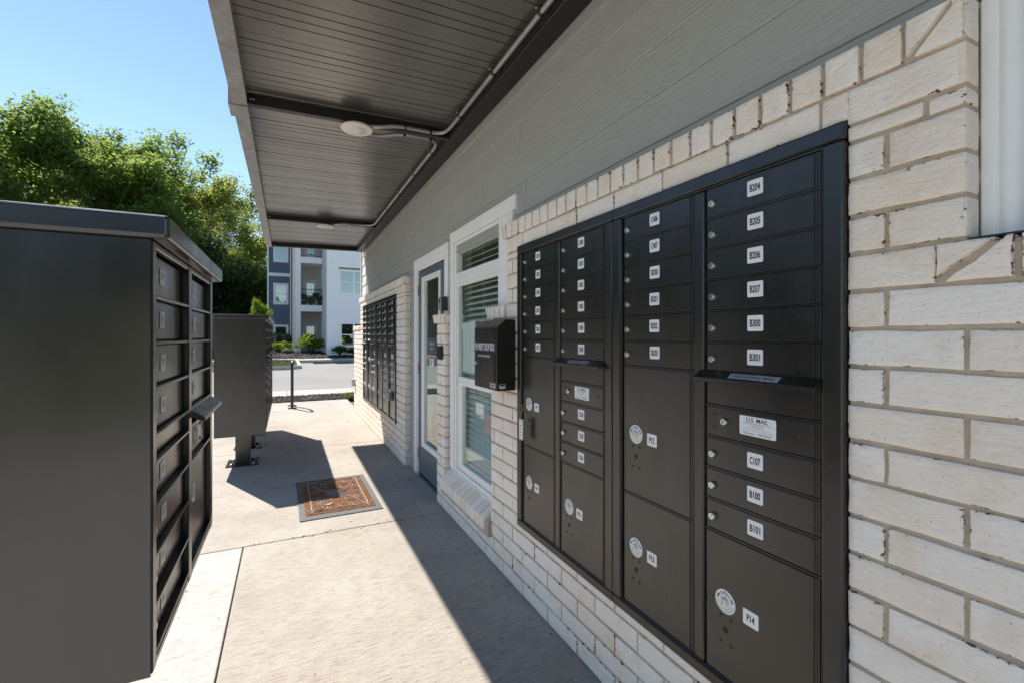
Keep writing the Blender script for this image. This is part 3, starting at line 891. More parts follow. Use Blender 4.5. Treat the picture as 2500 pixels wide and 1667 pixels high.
def label_mesh(s, tiny=False):
    if s in _lm: return _lm[s]
    b = B(); rrect(b, (0, 0), .045, .041, .0035, 0, -.0008)
    if s:
        text(b, s, (0, 0), .0075 * len(s), .0195, -.0012, 1, .028)
    _lm[s] = mesh_of("number_label", b, ["label_white", "print_black"])
    return _lm[s]
def plate_mesh(full):
    b = B(); lathe(b, [(.0325, 0), (.0325, .0008), (.0320, .0010)], (0, 0, 0), 'y', 32)
    if full:
        def arc(r, a_mid):
            def w(x, z, y):
                a = a_mid - x / r; return ((r + z) * math.cos(a), y, (r + z) * math.sin(a))
            return w
        text(b, "OPEN", (0, 0), .033, .0085, -.0014, 1, 0, arc(.0235, R(90)))
        text(b, "KEY WILL REMAIN IN", (0, 0), .050, .0038, -.0014, 2, 0, lambda x, z, y: ((.019 - z) * math.cos(R(-90) + x / .019), y, (.019 - z) * math.sin(R(-90) + x / .019)))
        text(b, "LOCK AFTER OPENING DOOR", (0, 0), .078, .0038, -.0014, 2, 0, lambda x, z, y: ((.0265 - z) * math.cos(R(-90) + x / .0265), y, (.0265 - z) * math.sin(R(-90) + x / .0265)))
        for sgn in (-1, 1):
            pts = [(-.007, -.002), (.002, -.002), (.002, -.004), (.007, 0), (.002, .004), (.002, .002), (-.007, .002)]
            a0 = R(90) + sgn * R(66); f = []
            for px_, pz_ in pts:
                tx, tz = math.sin(a0), -math.cos(a0)
                px2 = px_ if sgn > 0 else px_
                f.append(b.verts.new((.024 * math.cos(a0) + tx * px2 + math.cos(a0) * pz_, -.0014, .024 * math.sin(a0) + tz * px2 + math.sin(a0) * pz_)))
            q = b.faces.new(f); q.material_index = 1; q.normal_update()
            if q.normal.y > 0: q.normal_flip()
    return mesh_of("lock_plate", b, ["label_white", "print_black", "print_grey"])
PLATE, PLATE0 = plate_mesh(True), plate_mesh(False)
def parcel_lock_mesh():
    b = B()
    lathe(b, [(.0125, 0), (.0125, .006), (.0115, .010), (.0100, .011), (.0078, .011), (.0076, .0122), (.0070, .0125)], (0, 0, 0), 'y', 20)
    bx(b, -.0009, .0009, -.0131, -.0122, -.005, .005, 1)
    return mesh_of("lock", b, ["cream_plastic", "recess_dark"])
PLOCK = parcel_lock_mesh()
def usmail_mesh(full):
    b = B(); rrect(b, (0, 0), .103, .051, .004, 0, -.0009)
    if full:
        text(b, "U.S. MAIL", (0, .0165), .062, .0115, -.0013, 1, .008)
        text(b, "Approved by the Postmaster General", (0, .0068), .080, .0042, -.0013, 1)
        text(b, "USPS-STD-4C", (0, .0005), .034, .0045, -.0013, 2)
        text(b, "Model 3700   S/N 190012   Mfg Date", (-.004, -.0060), .068, .0032, -.0013, 2)
        text(b, "Salsbury Industries  1010 E 62nd St  Los Angeles CA 90001", (0, -.0118), .090, .0032, -.0013, 2)
        text(b, "mailboxes.com    1-800-MAILBOX", (0, -.0188), .080, .0050, -.0013, 1)
        for sx in (-.046, .046): disc(b, (sx, .003), .0011, -.0013, 8, 1)
    return mesh_of("mail_plate", b, ["label_white", "print_black", "print_grey"])
USM, USM0 = usmail_mesh(True), usmail_mesh(False)
def hood_mesh(w, txt):
    b = B()
    prism(b, [(-.004, .006), (-.006, .012), (-.036, -.008), (-.036, -.020), (-.031, -.020), (-.031, -.012)], lambda a, c, k: (-.012 if k == 0 else w + .006, a, c))
    bmesh.ops.bevel(b, geom=list(b.edges), offset=.0012, segments=1, affect='EDGES')
    # face plate with print lying on the sloped top
    sl = math.atan2(.020, .030)
    def onslope(u, v, d):   # u across, v down the slope, d off it
        return (u, -.006 - v * math.cos(sl) - d * math.sin(sl), .012 - v * math.sin(sl) + d * math.cos(sl))
    qs = [(.10, .008), (.24, .008), (.24, .029), (.10, .029)]
    f = b.faces.new([b.verts.new(onslope(u, v, .0004)) for u, v in qs]); f.material_index = 1
    if txt:
        text(b, "OUTGOING MAIL", (0, 0), .122, .0115, 0, 2, 0.004, lambda x_, z_, y_: onslope(.17 + x_, .0185 - z_, .0009))
    bmesh.ops.recalc_face_normals(b, faces=[q for q in b.faces if q.material_index == 0])
    return mesh_of("outgoing_hood", b, ["black_powder", "tag_grey", "print_black"])
HOOD, HOOD0 = hood_mesh(CW, True), hood_mesh(CW, False)

_rb = B(); bx(_rb, .001, CW - .001, -.0065, .008, -.0022, .0022, 0, .0008); RIB = mesh_of("divider", _rb, "black_powder")
_rb = B(); bx(_rb, 0, .331, -.004, .028, -.0035, .0035, 0, .0015); CRIB = mesh_of("divider", _rb, "black_textured")
def mail_unit(label, y_left, cols, detail=True, group=None):
    """cols: list of (kind, numbers); kind 'parcel' = six doors over two parcel doors, 'mail' = six doors, mail slot, panel, three doors, one parcel"""
    n = len(cols); W_ = 2 * TR + n * CW + (n - 1) * PO; Hh = 1.8175 - ZB
    u = facing_x("wall_mailbox", label, "mailbox", y_left, ZB, XB, group)
    fr = B()
    f0 = -.016
    for (x0, x1, z0, z1) in ((0, W_, 0, .034), (0, W_, Hh - .040, Hh), (0, .046, .0345, Hh - .0405), (W_ - .046, W_, .0345, Hh - .0405)):
        bx(fr, x0, x1, f0, .03, z0, z1, 0, .005, 2)
    for (x0, x1, z0, z1) in ((.0465, W_ - .0465, .0345, .0375), (.0465, W_ - .0465, Hh - .0445, Hh - .0405), (.0465, .0495, .0380, Hh - .0450), (W_ - .0495, W_ - .0465, .0380, Hh - .0450)):
        bx(fr, x0, x1, -.011, .02, z0, z1, 0, .001)
    for i in range(1, n):
        px_ = TR + i * CW + (i - 1) * PO
        bx(fr, px_, px_ + PO, -.0115, .02, .0385, Hh - .0455, 0, .006, 2)
    bx(fr, .05, W_ - .05, .009, .34, .036, Hh - .042, 1)
    obj("frame", fr, ["black_powder", "recess_dark"], u)
    for i, (kind, nums) in enumerate(cols):
        x0 = TR + i * (CW + PO)
        it = iter(nums)
        def row(zt, zb):
            d = link("door", door_mesh(CW - .008, zt - zb - .0065), u, (x0 + .004, rnd.uniform(-.0006, .0006), zb - ZB + .0035)); d.rotation_euler = (rnd.gauss(0, .0045), 0, rnd.gauss(0, .0028))
            link("divider", RIB, u, (x0, 0, zb - ZB))
            return d
        def letter(zt, zb):
            d = row(zt, zb); h = zt - zb
            if detail:
                d["label"] = "mailbox door numbered " + nxt if (nxt := next(it, "")) else "mailbox door"
            else: nxt = ""
            link("lock", LOCK, d, (.0225, -.005, h * .40))
            link("number_label", label_mesh(nxt), d, (.154, -.0052, h * .5 + .0015))
        def parcel(zt, zb, lz):
            d = row(zt, zb); z = lz - zb
            nxt = next(it, "")
            link("lock_plate", PLATE if detail else PLATE0, d, (.064, -.0052, z))
            link("lock", PLOCK, d, (.064, -.006, z))
            link("number_label", label_mesh(nxt), d, (.142, -.0052, z - .006))
            link("keyhole", HOLE, d, (.064, -.005, z - .078))
            if detail:
                for sx, sz in ((-.0165, -.044), (.0165, -.044), (-.0165, -.115), (.0165, -.115)):
                    link("screw", SCREW, d, (.064 + sx, -.005, z + sz))
                rg = B()
                tube(rg, [(.013 + .0105 * math.cos(a), -.0051, z - .012 + .0145 * math.sin(a)) for a in [6.2832 * q / 20 for q in range(21)]], .0004, 4, 0, False)
                obj("knockout", rg, "recess_dark", d)
        for q in range(6): letter(ROWS[q], ROWS[q + 1])
        if kind == 'parcel':
            parcel(ROWS[6], .795, 1.005); parcel(.795, .400, .610)
        else:
            row(ROWS[6], ROWS[7])
            d = row(ROWS[7], ROWS[8])
            link("mail_plate", USM if detail else USM0, d, (.16, -.0052, .046))
            link("lock", SCREW if not detail else LOCK, d, (.061, -.003, .044))
            if detail:
                for sx, sz in ((.026, .060), (.026, .026), (.100, .060), (.100, .026), (.270, .046), (.300, .072), (.300, .046), (.300, .020)):
                    link("screw", SCREW, d, (sx, -.005, sz))
            link("outgoing_hood", HOOD if detail else HOOD0, u, (x0 - .002, -.006, ROWS[6] - ZB - .004))
            for q in (8, 9, 10): letter(ROWS[q], ROWS[q + 1])
            parcel(ROWS[11], ROWS[12], .610)
    return u
G1 = "recessed mailbox units in the brick wall"
mail_unit("black mailbox unit with doors C302 to C307 beside the drop box", 2.1645, [('parcel', ["C302", "C303", "C304", "C305", "C306", "C307", "P9", "P10"]), ('mail', ["C400", "C401", "C402", "C403", "C404", "C405", "C104", "C105", "C106", "P11"])], True, G1)
mail_unit("black mailbox unit with doors B204 to B301 at the end of the brick wall", 1.3737, [('parcel', ["C406", "C407", "B200", "B201", "B202", "B203", "P12", "P13"]), ('mail', ["B204", "B205", "B206", "B207", "B300", "B301", "C107", "B100", "B101", "P14"])], True, G1)
G2 = "mailbox units in the brick wall beyond the door"
mail_unit("single column black mailbox unit with hanging lock box by the door's brick corner", 5.6245, [('mail', [])], False, G2)
mail_unit("double mailbox unit beyond the door, next to the single column with the lock box", 6.417, [('parcel', []), ('mail', [])], False, G2)
mail_unit("double mailbox unit beyond the door, next to the single column at the wall's far end", 7.2095, [('parcel', []), ('mail', [])], False, G2)
HF_END = 7.2115
u = mail_unit("single column black mailbox unit at the far end of the brick wall", 7.6365, [('mail', [])], False, G2)

# key with plastic tag hanging from the parcel lock P9
kx = 2.1645 - TR - .004 - .064
kt = thing("key_tag", "key with clear plastic tag hanging from parcel lock P9", "key", (XB - .020, kx, .87), R(-90))
b = B(); tube(b, [(0, .0, .135), (0, -.022, .135)], .002, 6); tube(b, [(.0 + .012 * math.sin(a), -.022, .126 + .012 * math.cos(a)) for a in np.linspace(0, 6.2832, 14)], .0013, 5, 0, False)
obj("key", b, "key_brass", kt)
b = B(); tube(b, [(-.004, -.022, .114), (-.012, -.024, .09), (-.016, -.022, .066)], .0016, 5); obj("ring", b, "key_brass", kt)
b = B(); bx(b, -.038, .004, -.024, -.019, -.04, .064, 0, .003, 2); bx(b, -.033, -.001, -.0246, -.0241, -.03, .048, 1)
for q in range(4): bx(b, -.027, -.012 + .004 * (q % 2), -.0252, -.0247, -.018 + q * .016, -.0145 + q * .016, 2)
obj("tag", b, ["label_clear", "label_white", "print_black"], kt)
# combination lock box on the far unit's parcel door
kt = thing("key_lock_box", "small grey key lock box hanging on a parcel locker beyond the glazed door", "lock box", (XB - .008, 5.47, .60), R(-90))
b = B(); bx(b, -.005, .06, -.045, 0, 0, .10, 0, .006, 2); obj("body", b, "conduit_metal", kt)
b = B(); tube(b, [(.012, -.022, .10), (.012, -.022, .14), (.028, -.022, .155), (.044, -.022, .14), (.044, -.022, .10)], .005, 8); obj("shackle", b, "zinc", kt)
b = B(); bx(b, .008, .048, -.0475, -.0455, .02, .06, 0, .002); obj("dial_panel", b, "tag_grey", kt)

# ------------------------------------------------------------------ canopy
ZL, ZR_ = HC + 1.380, HC + 1.404             # underside of the front edge and of the wall ledger
XL0, XL1, XR0 = -.294, -.214, 1.045
def zc(x): return ZL + (ZR_ - ZL) * (x - XL1) / (XR0 - XL1)
can = thing("canopy", "dark bronze metal canopy over the pavement along the mail building", "canopy", (XS, 4.0, ZL))
CL = tuple(-v for v in can.location)
def cpart(name, bm, m, **kw): return obj(name, bm, m, can, CL, **kw)
YA, YZ = -.9, 8.10
# ribbed soffit panels, seams across the canopy
PW = .305
y = YZ - .03
soff = .062
while y > YA:
    y0, y1 = max(YA, y - PW), y
    prof = []                                   # (y, dz) underside profile with V grooves
    npl = 5
    step = (y1 - y0) / npl
    prof.append((y0 + .0008, .010)); prof.append((y0 + .0016, .0))
    for q in range(1, npl):
        c = y0 + q * step
        if q == 3: prof += [(c - .004, .0), (c + .004, .0022)]
        else: prof += [(c - .0042, .0 if q < 3 else .0022), (c - .0016, .0085), (c + .0016, .0085), (c + .0042, .0 if q < 3 else .0022)]
    prof.append((y1 - .0016, .0022)); prof.append((y1 - .0008, .010))
    b = B()
    lo = [[b.verts.new((x, py, zc(x) + soff + dz)) for py, dz in prof] for x in (XL1 - .03, XR0 + .05)]
    up = [[b.verts.new((x, py, zc(x) + soff + .02)) for py in (prof[0][0], prof[-1][0])] for x in (XL1 - .03, XR0 + .05)]
    for q in range(len(prof) - 1): b.faces.new([lo[0][q], lo[0][q + 1], lo[1][q + 1], lo[1][q]])
    b.faces.new([up[0][0], up[1][0], up[1][1], up[0][1]])
    b.faces.new([lo[0][0], lo[1][0], up[1][0], up[0][0]]); b.faces.new([lo[0][-1], up[0][1], up[1][1], lo[1][-1]])
    b.faces.new(lo[0][::-1] + [up[0][0], up[0][1]]); b.faces.new(lo[1] + [up[1][1], up[1][0]])
    bmesh.ops.recalc_face_normals(b, faces=list(b.faces))
    cpart("soffit_panel", b, "bronze_metal")
    y -= PW
# front fascia in lengths, with a joint cover at each beam
BEAMS = [.14, 3.16, 6.18]
ends = [YA, .17, 3.19, 6.21, YZ]
for a, e in zip(ends[:-1], ends[1:]):
    b = B()
    prism(b, [(XL0, ZL), (XL1, ZL + .001), (XL1, ZL + .060), (XL1 - .004, ZL + .060), (XL1 - .004, ZL + .005), (XL0 + .004, ZL + .004), (XL0 + .004, ZL + .17), (XL0, ZL + .17)], lambda p, c, k: (p, a + .001 if k == 0 else e - .001, c))
    cpart("fascia", b, "fascia_metal")
for yb in (.17, 3.19):
    b = B(); bx(b, XL0 - .022, XL1 + .002, yb + .005, yb + .175, ZL - .004, ZL - .0012, 0, .001); bx(b, XL0 - .022, XL0 - .002, yb + .005, yb + .175, ZL - .0011, ZL + .10, 0, .001); cpart("joint_cover", b, "fascia_metal")
b = B(); bx(b, XL0 + .005, XS, YZ - .10, YZ - .002, ZL + .075, ZL + .19); cpart("end_closure", b, "beam_metal")
b = B(); bx(b, XL0 + .005, 1.04, YA, YZ - .10, ZL + .155, ZL + .18); cpart("roof_sheet", b, "bronze_metal")
# cross beams
for yb in BEAMS + [YZ - .08]:
    b = B()
    w_ = .045 if yb < 8 else .07
    vs = []
    for x in (XL1 + .001, XR0 - .002):
        for yy in (yb, yb + w_):
            for dz in (0.004, .061): vs.append(b.verts.new((x, yy, zc(x) + dz)))
    for f in ((0, 1, 3, 2), (4, 6, 7, 5), (0, 4, 5, 1), (2, 3, 7, 6), (0, 2, 6, 4), (1, 5, 7, 3)): b.faces.new([vs[i] for i in f])
    bmesh.ops.recalc_face_normals(b, faces=list(b.faces))
    bm_ = cpart("beam", b, "beam_metal")
    for q in (0.018, .034):
        b = B(); lathe(b, [(.006, 0), (.006, .003), (.003, .005)], (XL1 + q, yb, ZL + .034), 'y', 8); obj("bolt", b, "zinc", bm_)
# wall ledger
b = B(); bx(b, XR0, XS - .001, YA, YZ - .001, ZR_, ZR_ + .10, 0, .003); 
bx(b, XR0 - .006, XR0 - .0005, YA, YZ - .09, ZR_ + .012, ZR_ + .060, 0, .001); cpart("ledger", b, "beam_metal")
b = B()
lathe(b, [(.105, -.035), (.105, -.026)], (0, 0, 0), 'z', 8); b.free()

# lights under the canopy
def light(label, x, y, z):
    l = thing("ceiling_light", label, "ceiling light", (x, y, z), 0, "disc lights under the canopy")
    b = B(); lathe(b, [(.060, .000), (.098, .003), (.1015, .010), (.094, .020), (.06, .024)], (0, 0, 0), 'z', 32); obj("trim_ring", b, "cream_plastic", l)
    b = B(); lathe(b, [(.022, -.012), (.048, -.0085), (.059, -.002), (.060, .004)], (0, 0, 0), 'z', 28); obj("lens", b, "lens_plastic", l)
    b = B(); lathe(b, [(.055, .024), (.055, .050)], (0, 0, 0), 'z', 20); obj("junction_box", b, "beam_metal", l)
light("round cream disc light on the nearer canopy beam above the door mat", .414, 3.185, HC + 1.355)
light("round cream disc light on the canopy beam farther along the pavement", .432, 6.205, HC + 1.355)
# conduits
def smooth(pts, it=3):
    pts = [Vector(p) for p in pts]
    for _ in range(it):
        q = [pts[0]]
        for a, c in zip(pts[:-1], pts[1:]): q += [a * .75 + c * .25, a * .25 + c * .75]
        pts = q + [pts[-1]]
    return pts
def conduit(label, pts, clips):
    c = thing("conduit", label, "conduit", pts[len(pts) // 2], 0, "metal conduits under the canopy")
    lc = tuple(-v for v in c.location)
    b = B(); tube(b, smooth(pts), .0125, 10); obj("pipe", b, "conduit_metal", c, lc)
    for (p, d) in clips:
        p = Vector(p); d = Vector(d).normalized()
        b = B(); tube(b, [p - d * .009, p + d * .009], .0155, 10)
        bx(b, p.x - .004, p.x + .004, p.y - .004, p.y + .004, p.z + .012, p.z + .045); obj("clip", b, "black_pipe", c, lc)
        s_ = d.cross(Vector((0, 0, 1))).normalized()
        b = B(); lathe(b, [(.0055, 0), (.0055, .004), (.003, .006)], (0, 0, 0), 'y', 8)
        b.transform(Matrix.Translation(p - s_ * .024 + Vector((0, 0, .016))) @ Matrix.Rotation(R(90), 4, 'X')); obj("screw", b, "zinc", c, lc)
zk = ZR_ + .028
xk = 1.012
conduit("steel conduit along the wall ledger leading to the nearer disc light", [(xk, YA + .02, zk), (xk, 1.5, zk), (xk, 2.3, zk), (xk, 2.86, zk), (xk - .01, 3.10, zk - .012), (.93, 3.138, zk - .016), (.80, 3.136, zk - .016), (.66, 3.128, zk - .022), (.55, 3.146, zk - .045), (.49, 3.17, zk - .042)],
        [((xk, 1.05, zk), (0, 1, 0)), ((xk, 1.78, zk), (0, 1, 0)), ((xk, 2.30, zk), (0, 1, 0)), ((xk, 2.84, zk), (0, 1, 0)), ((.90, 3.138, zk - .015), (1, 0, 0)), ((.72, 3.134, zk - .018), (1, 0, 0))])
conduit("steel conduit running on from the nearer disc light to the far one", [(.49, 3.25, zk - .045), (.56, 3.29, zk - .050), (.70, 3.245, zk - .022), (.85, 3.232, zk - .016), (.96, 3.26, zk - .014), (xk, 3.36, zk - .004), (xk, 3.6, zk), (xk, 4.6, zk), (xk, 5.80, zk), (xk - .005, 6.10, zk - .012), (.93, 6.155, zk - .016), (.75, 6.155, zk - .018), (.60, 6.15, zk - .03), (.50, 6.19, zk - .045)],
        [((.74, 3.240, zk - .019), (1, 0, 0)), ((.93, 3.25, zk - .015), (1, .2, 0)), ((xk, 3.50, zk), (0, 1, 0)), ((xk, 4.05, zk), (0, 1, 0)), ((xk, 4.65, zk), (0, 1, 0)), ((xk, 5.3, zk), (0, 1, 0)), ((xk, 5.78, zk), (0, 1, 0)), ((.92, 6.155, zk - .016), (1, 0, 0)), ((.74, 6.155, zk - .018), (1, 0, 0))])

# ------------------------------------------------------------------ free-standing cluster mailboxes
def clock_mesh():
    b = B()
    bx(b, -.011, .011, -.002, .0, -.016, .016, 1, .002)
    lathe(b, [(.0105, .002), (.0105, .006), (.0085, .0085), (.0065, .0085), (.006, .0095)], (0, 0, 0), 'y', 16)
    return mesh_of("lock", b, ["brass", "recess_dark"])
CLOCK = clock_mesh()
def clab_mesh():
    b = B(); rrect(b, (0, 0), .042, .036, .004, 0, -.0009); bx(b, -.012, .012, -.0012, -.00095, -.006, .010, 1); return mesh_of("number_label", b, ["label_clear", "tag_grey"])
CLAB = clab_mesh()
CWD, CDEP = .782, .440
def cluster(label, x_front, y_near, zb, zt, cols, group, lid_near=.014):
    """cols: rows per column as (z_top, z_bottom, kind)"""
    c = thing("cluster_mailbox", label, "mailbox", (x_front, y_near, 0), R(90), group)
    ym = CDEP / 2
    b = B()
    # shell: sides, back, top, bottom; open front filled by frame and doors
    bx(b, 0, .003, -.001, CDEP, zb, zt); bx(b, CWD - .003, CWD, -.001, CDEP, zb, zt)
    bx(b, .0031, CWD - .0031, CDEP - .003, CDEP, zb, zt); bx(b, .0031, CWD - .0031, .0, CDEP - .0031, zb, zb + .003)
    bx(b, .0031, CWD - .0031, .03, CDEP - .0031, zb + .004, zt - .002, 1)
    bx(b, -.0016, -.0001, -.001, .021, zb + .001, zt - .001)
    bx(b, CWD + .0001, CWD + .0016, -.001, .021, zb + .001, zt - .001)
    obj("shell", b, ["black_textured", "recess_dark"], c)
    b = B()
    bx(b, -lid_near, CWD + .004, -.033, CDEP + .008, zt + .001, zt + .046, 0, .008, 3)
    obj("lid", b, "black_textured", c)
    fr = B()
    for x0, x1 in ((.0032, .031), (.362, .401), (.735, CWD - .0032)): bx(fr, x0, x1, -.004, .028, zb + .0035, zt - .0005, 0, .002)
    for x0, x1 in ((.0312, .3618), (.4012, .7348)): bx(fr, x0, x1, -.003, .028, zb + .0035, zb + .018, 0, .002); bx(fr, x0, x1, -.003, .028, zt - .012, zt - .0005, 0, .002)
    obj("front_frame", fr, "black_textured", c)
    for (x0, x1), rows in zip(((.031, .362), (.401, .735)), cols):
        for (z1, z0, kind) in rows:
            w_, h_ = x1 - x0 - .024, z1 - z0 - .010
            link('divider', CRIB, c, (x0, 0, z0))
            k = (round(w_, 4), round(h_, 4), 'c')
            if k not in _dm:
                q = B(); bx(q, 0, w_, 0, .010, 0, h_, 0, .003, 2); _dm[k] = mesh_of("door", q, "black_textured")
            d = link("door", _dm[k], c, (x0 + .003, .010, z0 + .005))
            d.rotation_euler = (rnd.gauss(0, .006), 0, rnd.gauss(0, .004))
            if kind == 'd':
                link("lock", CLOCK, d, (.018, -.0004, h_ * .42)); link("number_label", CLAB, d, (.115, -.0004, h_ * .52))
            elif kind == 'p':
                link("lock_plate", PLATE0, d, (.045, -.0004, h_ * .62)); link("lock", PLOCK, d, (.045, -.001, h_ * .62)); link("number_label", CLAB, d, (.105, -.0004, h_ * .64))
                for sx, sz in ((-.013, -.05), (.013, -.04), (.0, -.075), (-.013, -.115), (.013, -.105)): link("screw", HOLE if sx == 0 else SCREW, d, (.045 + sx, -.0004, h_ * .62 + sz))
            elif kind == 'm':
                link("lock", HOLE, d, (.04, -.0004, h_ * .35))
                for sx, sz in ((.03, .02), (.03, .065), (.22, .02), (.22, .065), (.27, .045), (.29, .02), (.29, .07)): link("screw", SCREW, d, (sx, -.0004, sz))
                q = B(); rrect(q, (.14, .045), .075, .06, .004, -.0004, -.0012); 
                rr = random.Random(5)
                for _ in range(60): disc(q, (.14 + rr.uniform(-.034, .034), .045 + rr.uniform(-.026, .026)), rr.uniform(.001, .004), -.0015 - rr.random() * .0002, 6, 1)
                obj("mail_plate", q, ["tag_grey", "print_black"], d)
    # outgoing mail hood on the right column
    zt_h = [r_ for r_ in cols[1] if r_[2] == 'm'][0][0] + .045
    b = B()
    prism(b, [(.004, .0), (.0, .004), (-.034, -.018), (-.036, -.028), (-.029, -.030), (.004, -.012)], lambda a, q, k: (.398 if k == 0 else .742, a, zt_h + q))
    bmesh.ops.bevel(b, geom=list(b.edges), offset=.002, segments=1, affect='EDGES')
    sl = math.atan2(.022, .034)
    f = b.faces.new([b.verts.new((u, .0 - v * math.cos(sl) - .0006 * math.sin(sl), zt_h + .004 - v * math.sin(sl) + .0006 * math.cos(sl))) for u, v in ((.50, .010), (.64, .010), (.64, .034), (.50, .034))]); f.material_index = 1; f.normal_update()
    if f.normal.z < 0: f.normal_flip()
    obj("outgoing_hood", b, ["black_textured", "tag_grey"], c)
    # pedestal
    b = B(); bx(b, CWD / 2 - .075, CWD / 2 + .075, ym - .068, ym + .068, .0132, zb - .0005, 0, .004, 2); obj("pedestal", b, "black_textured", c)
    b = B(); bx(b, CWD / 2 - .15, CWD / 2 + .15, ym - .15, ym + .15, 0, .013, 0, .003); bp = obj("base_plate", b, "black_textured", c)
    for sx in (-.115, .115):
        for sy in (-.10, .10):
            b = B(); lathe(b, [(.014, .0132), (.014, .016), (.010, .0162), (.010, .026), (.006, .028)], (CWD / 2 + sx, ym + sy, 0), 'z', 6); obj("anchor_nut", b, "zinc", bp)
    return c
c1 = [[(1.520, 1.427, 'd'), (1.427, 1.336, 'd'), (1.336, 1.247, 'd'), (1.247, 1.155, 'd'), (1.155, 1.103, 'b'), (1.103, 1.017, 'd'), (1.017, .921, 'd'), (.921, .826, 'd'), (.826, .735, 'd')],
      [(1.516, 1.426, 'd'), (1.426, 1.336, 'd'), (1.336, 1.247, 'd'), (1.247, 1.155, 'd'), (1.105, 1.012, 'm'), (1.012, .735, 'p')]]
cluster("tall black cluster mailbox with tilted slot on the new pale concrete", -.233, 1.082, .706, 1.532, c1, "free-standing cluster mailboxes")
rA = [(1.505 - .09 * i, 1.415 - .09 * i, 'd') for i in range(8)] + [(.785, .385, 'p')]
rB = [(1.505 - .09 * i, 1.415 - .09 * i, 'd') for i in range(4)] + [(1.095, 1.0, 'm')] + [(1.0 - .09 * i, .91 - .09 * i, 'd') for i in range(3)] + [(.73, .385, 'p')]
for i, lb in enumerate(("black cluster mailbox at the near end of the row of three by the mat", "black cluster mailbox in the middle of the row of three by the mat", "black cluster mailbox at the bike rack end of the row of three")):
    cluster(lb, -.200, 5.285 + i * .812, .357, 1.515, [rA, rB], "free-standing cluster mailboxes", .004)
# hanging key tags on the row
for z_, lb in ((1.34, "small white tag hanging high on the last cluster mailbox"), (.99, "small white tag hanging low on the last cluster mailbox")):
    kt = thing("hanging_tag", lb, "tag", (-.196, 7.30, z_), R(90))
    b = B(); bx(b, 0, .05, -.040, -.034, -.09, 0, 0, .003); obj("tag", b, "cream_plastic", kt)
    b = B(); tube(b, [(.025, -.008, .02), (.025, -.03, .015), (.025, -.037, .0)], .002, 6); obj("key", b, "zinc", kt)

# bike rack: inverted U seen end on
br = thing("bike_rack", "black inverted U bike rack at the end of the pavement", "bike rack", (.085, 9.72, 0))
pts = [(0, -.18, .012), (0, -.18, .60), (0, -.18, .72)] + [(0, -.18 * math.cos(a), .72 + .16 * math.sin(a)) for a in np.linspace(.3, math.pi - .3, 10)] + [(0, .18, .72), (0, .18, .60), (0, .18, .012)]
b = B(); tube(b, pts, .0255, 16); obj("hoop", b, "black_pipe", br)
for yy in (-.18, .18):
    b = B(); bx(b, -.075, .075, yy - .05, yy + .05, 0, .012, 0, .003); fl = obj("flange", b, "black_pipe", br)
    for xx in (-.055, .055):
        b = B(); lathe(b, [(.012, .0122), (.012, .022), (.007, .024)], (xx, yy, 0), 'z', 6); obj("anchor_nut", b, "zinc", fl)

# ------------------------------------------------------------------ door mat
dm = thing("door_mat", "rust brown coir door mat with pale scroll pattern and grey border", "door mat", (.082, 3.680, 0), R(.6))
MW, ML = .595, .992
b = B(); bx(b, 0, MW, 0, ML, .0005, .007, 0, .003, 2); obj("rubber_border", b, "rubber_grey", dm)
b = B(); nx, ny = 60, 100; hg = random.Random(4)
x0, x1, y0, y1 = .042, MW - .042, .075, ML - .05
vs = [[b.verts.new((x0 + (x1 - x0) * i / nx, y0 + (y1 - y0) * j / ny, (.0125 + hg.uniform(-.0022, .0022)) if 0 < i < nx and 0 < j < ny else .0072)) for j in range(ny + 1)] for i in range(nx + 1)]
for i in range(nx):
    for j in range(ny): b.faces.new([vs[i][j], vs[i + 1][j], vs[i + 1][j + 1], vs[i][j + 1]])
obj("coir_pile", b, "coir", dm)
b = B()
cx0, cy0 = (x0 + x1) / 2, (y0 + y1) / 2; hw, hl = (x1 - x0) / 2 - .05, (y1 - y0) / 2 - .06
def line(pts, r=.0022): tube(b, [(cx0 + p[0], cy0 + p[1], .0148) for p in pts], r, 5)
for sx in (-1, 1): line([(sx * hw, -hl), (sx * hw, hl)], .0032)
for sy in (-1, 1): line([(-hw * .9, sy * hl), (hw * .9, sy * hl)], .0025)
for sx in (-1, 1):
    for sy in (-1, 1):
        for (ox, oy, r0, t0, turns, dr) in ((.16, .30, .085, 0, 1.6, 1), (.10, .16, .07, 2.2, 1.7, -1), (.045, .33, .055, 1.0, 1.4, -1), (.165, .11, .045, 3.6, 1.3, 1)):
            line([(sx * (ox + r0 * (1 - .62 * t) * math.cos(t0 + dr * t * turns * 6.283)), sy * (oy + 1.25 * r0 * (1 - .62 * t) * math.sin(t0 + dr * t * turns * 6.283))) for t in np.linspace(0, 1, 26)], .0019)
        line([(sx * (.02 + .19 * t), sy * (.02 + .40 * t ** 1.6)) for t in np.linspace(0, 1, 12)])
for q in range(-3, 4):
    line([(-.10 + abs(q) * .018, q * .028 - .05), (.10 - abs(q) * .018, q * .028 + .05)], .002); line([(-.10 + abs(q) * .018, q * .028 + .05), (.10 - abs(q) * .018, q * .028 - .05)], .002)
obj("scrollwork", b, "mat_line", dm)
def dry_leaf(label, x, y, z, s, a):
    b = B(); P = [(-1, 0, .1), (-.5, .35, .02), (.1, .4, .12), (.7, .2, .05), (1, 0, .25), (.6, -.25, .1), (0, -.38, .02), (-.6, -.3, .12)]
    c_ = b.verts.new((0, 0, 0)); v_ = [b.verts.new((p[0] * s, p[1] * s, p[2] * s)) for p in P]
    for i in range(8): b.faces.new([c_, v_[i], v_[(i + 1) % 8]])
    o = obj("dry_leaf", b, "dry_leaf", None, (x, y, z), a)
    return tag(o, label, "leaf")
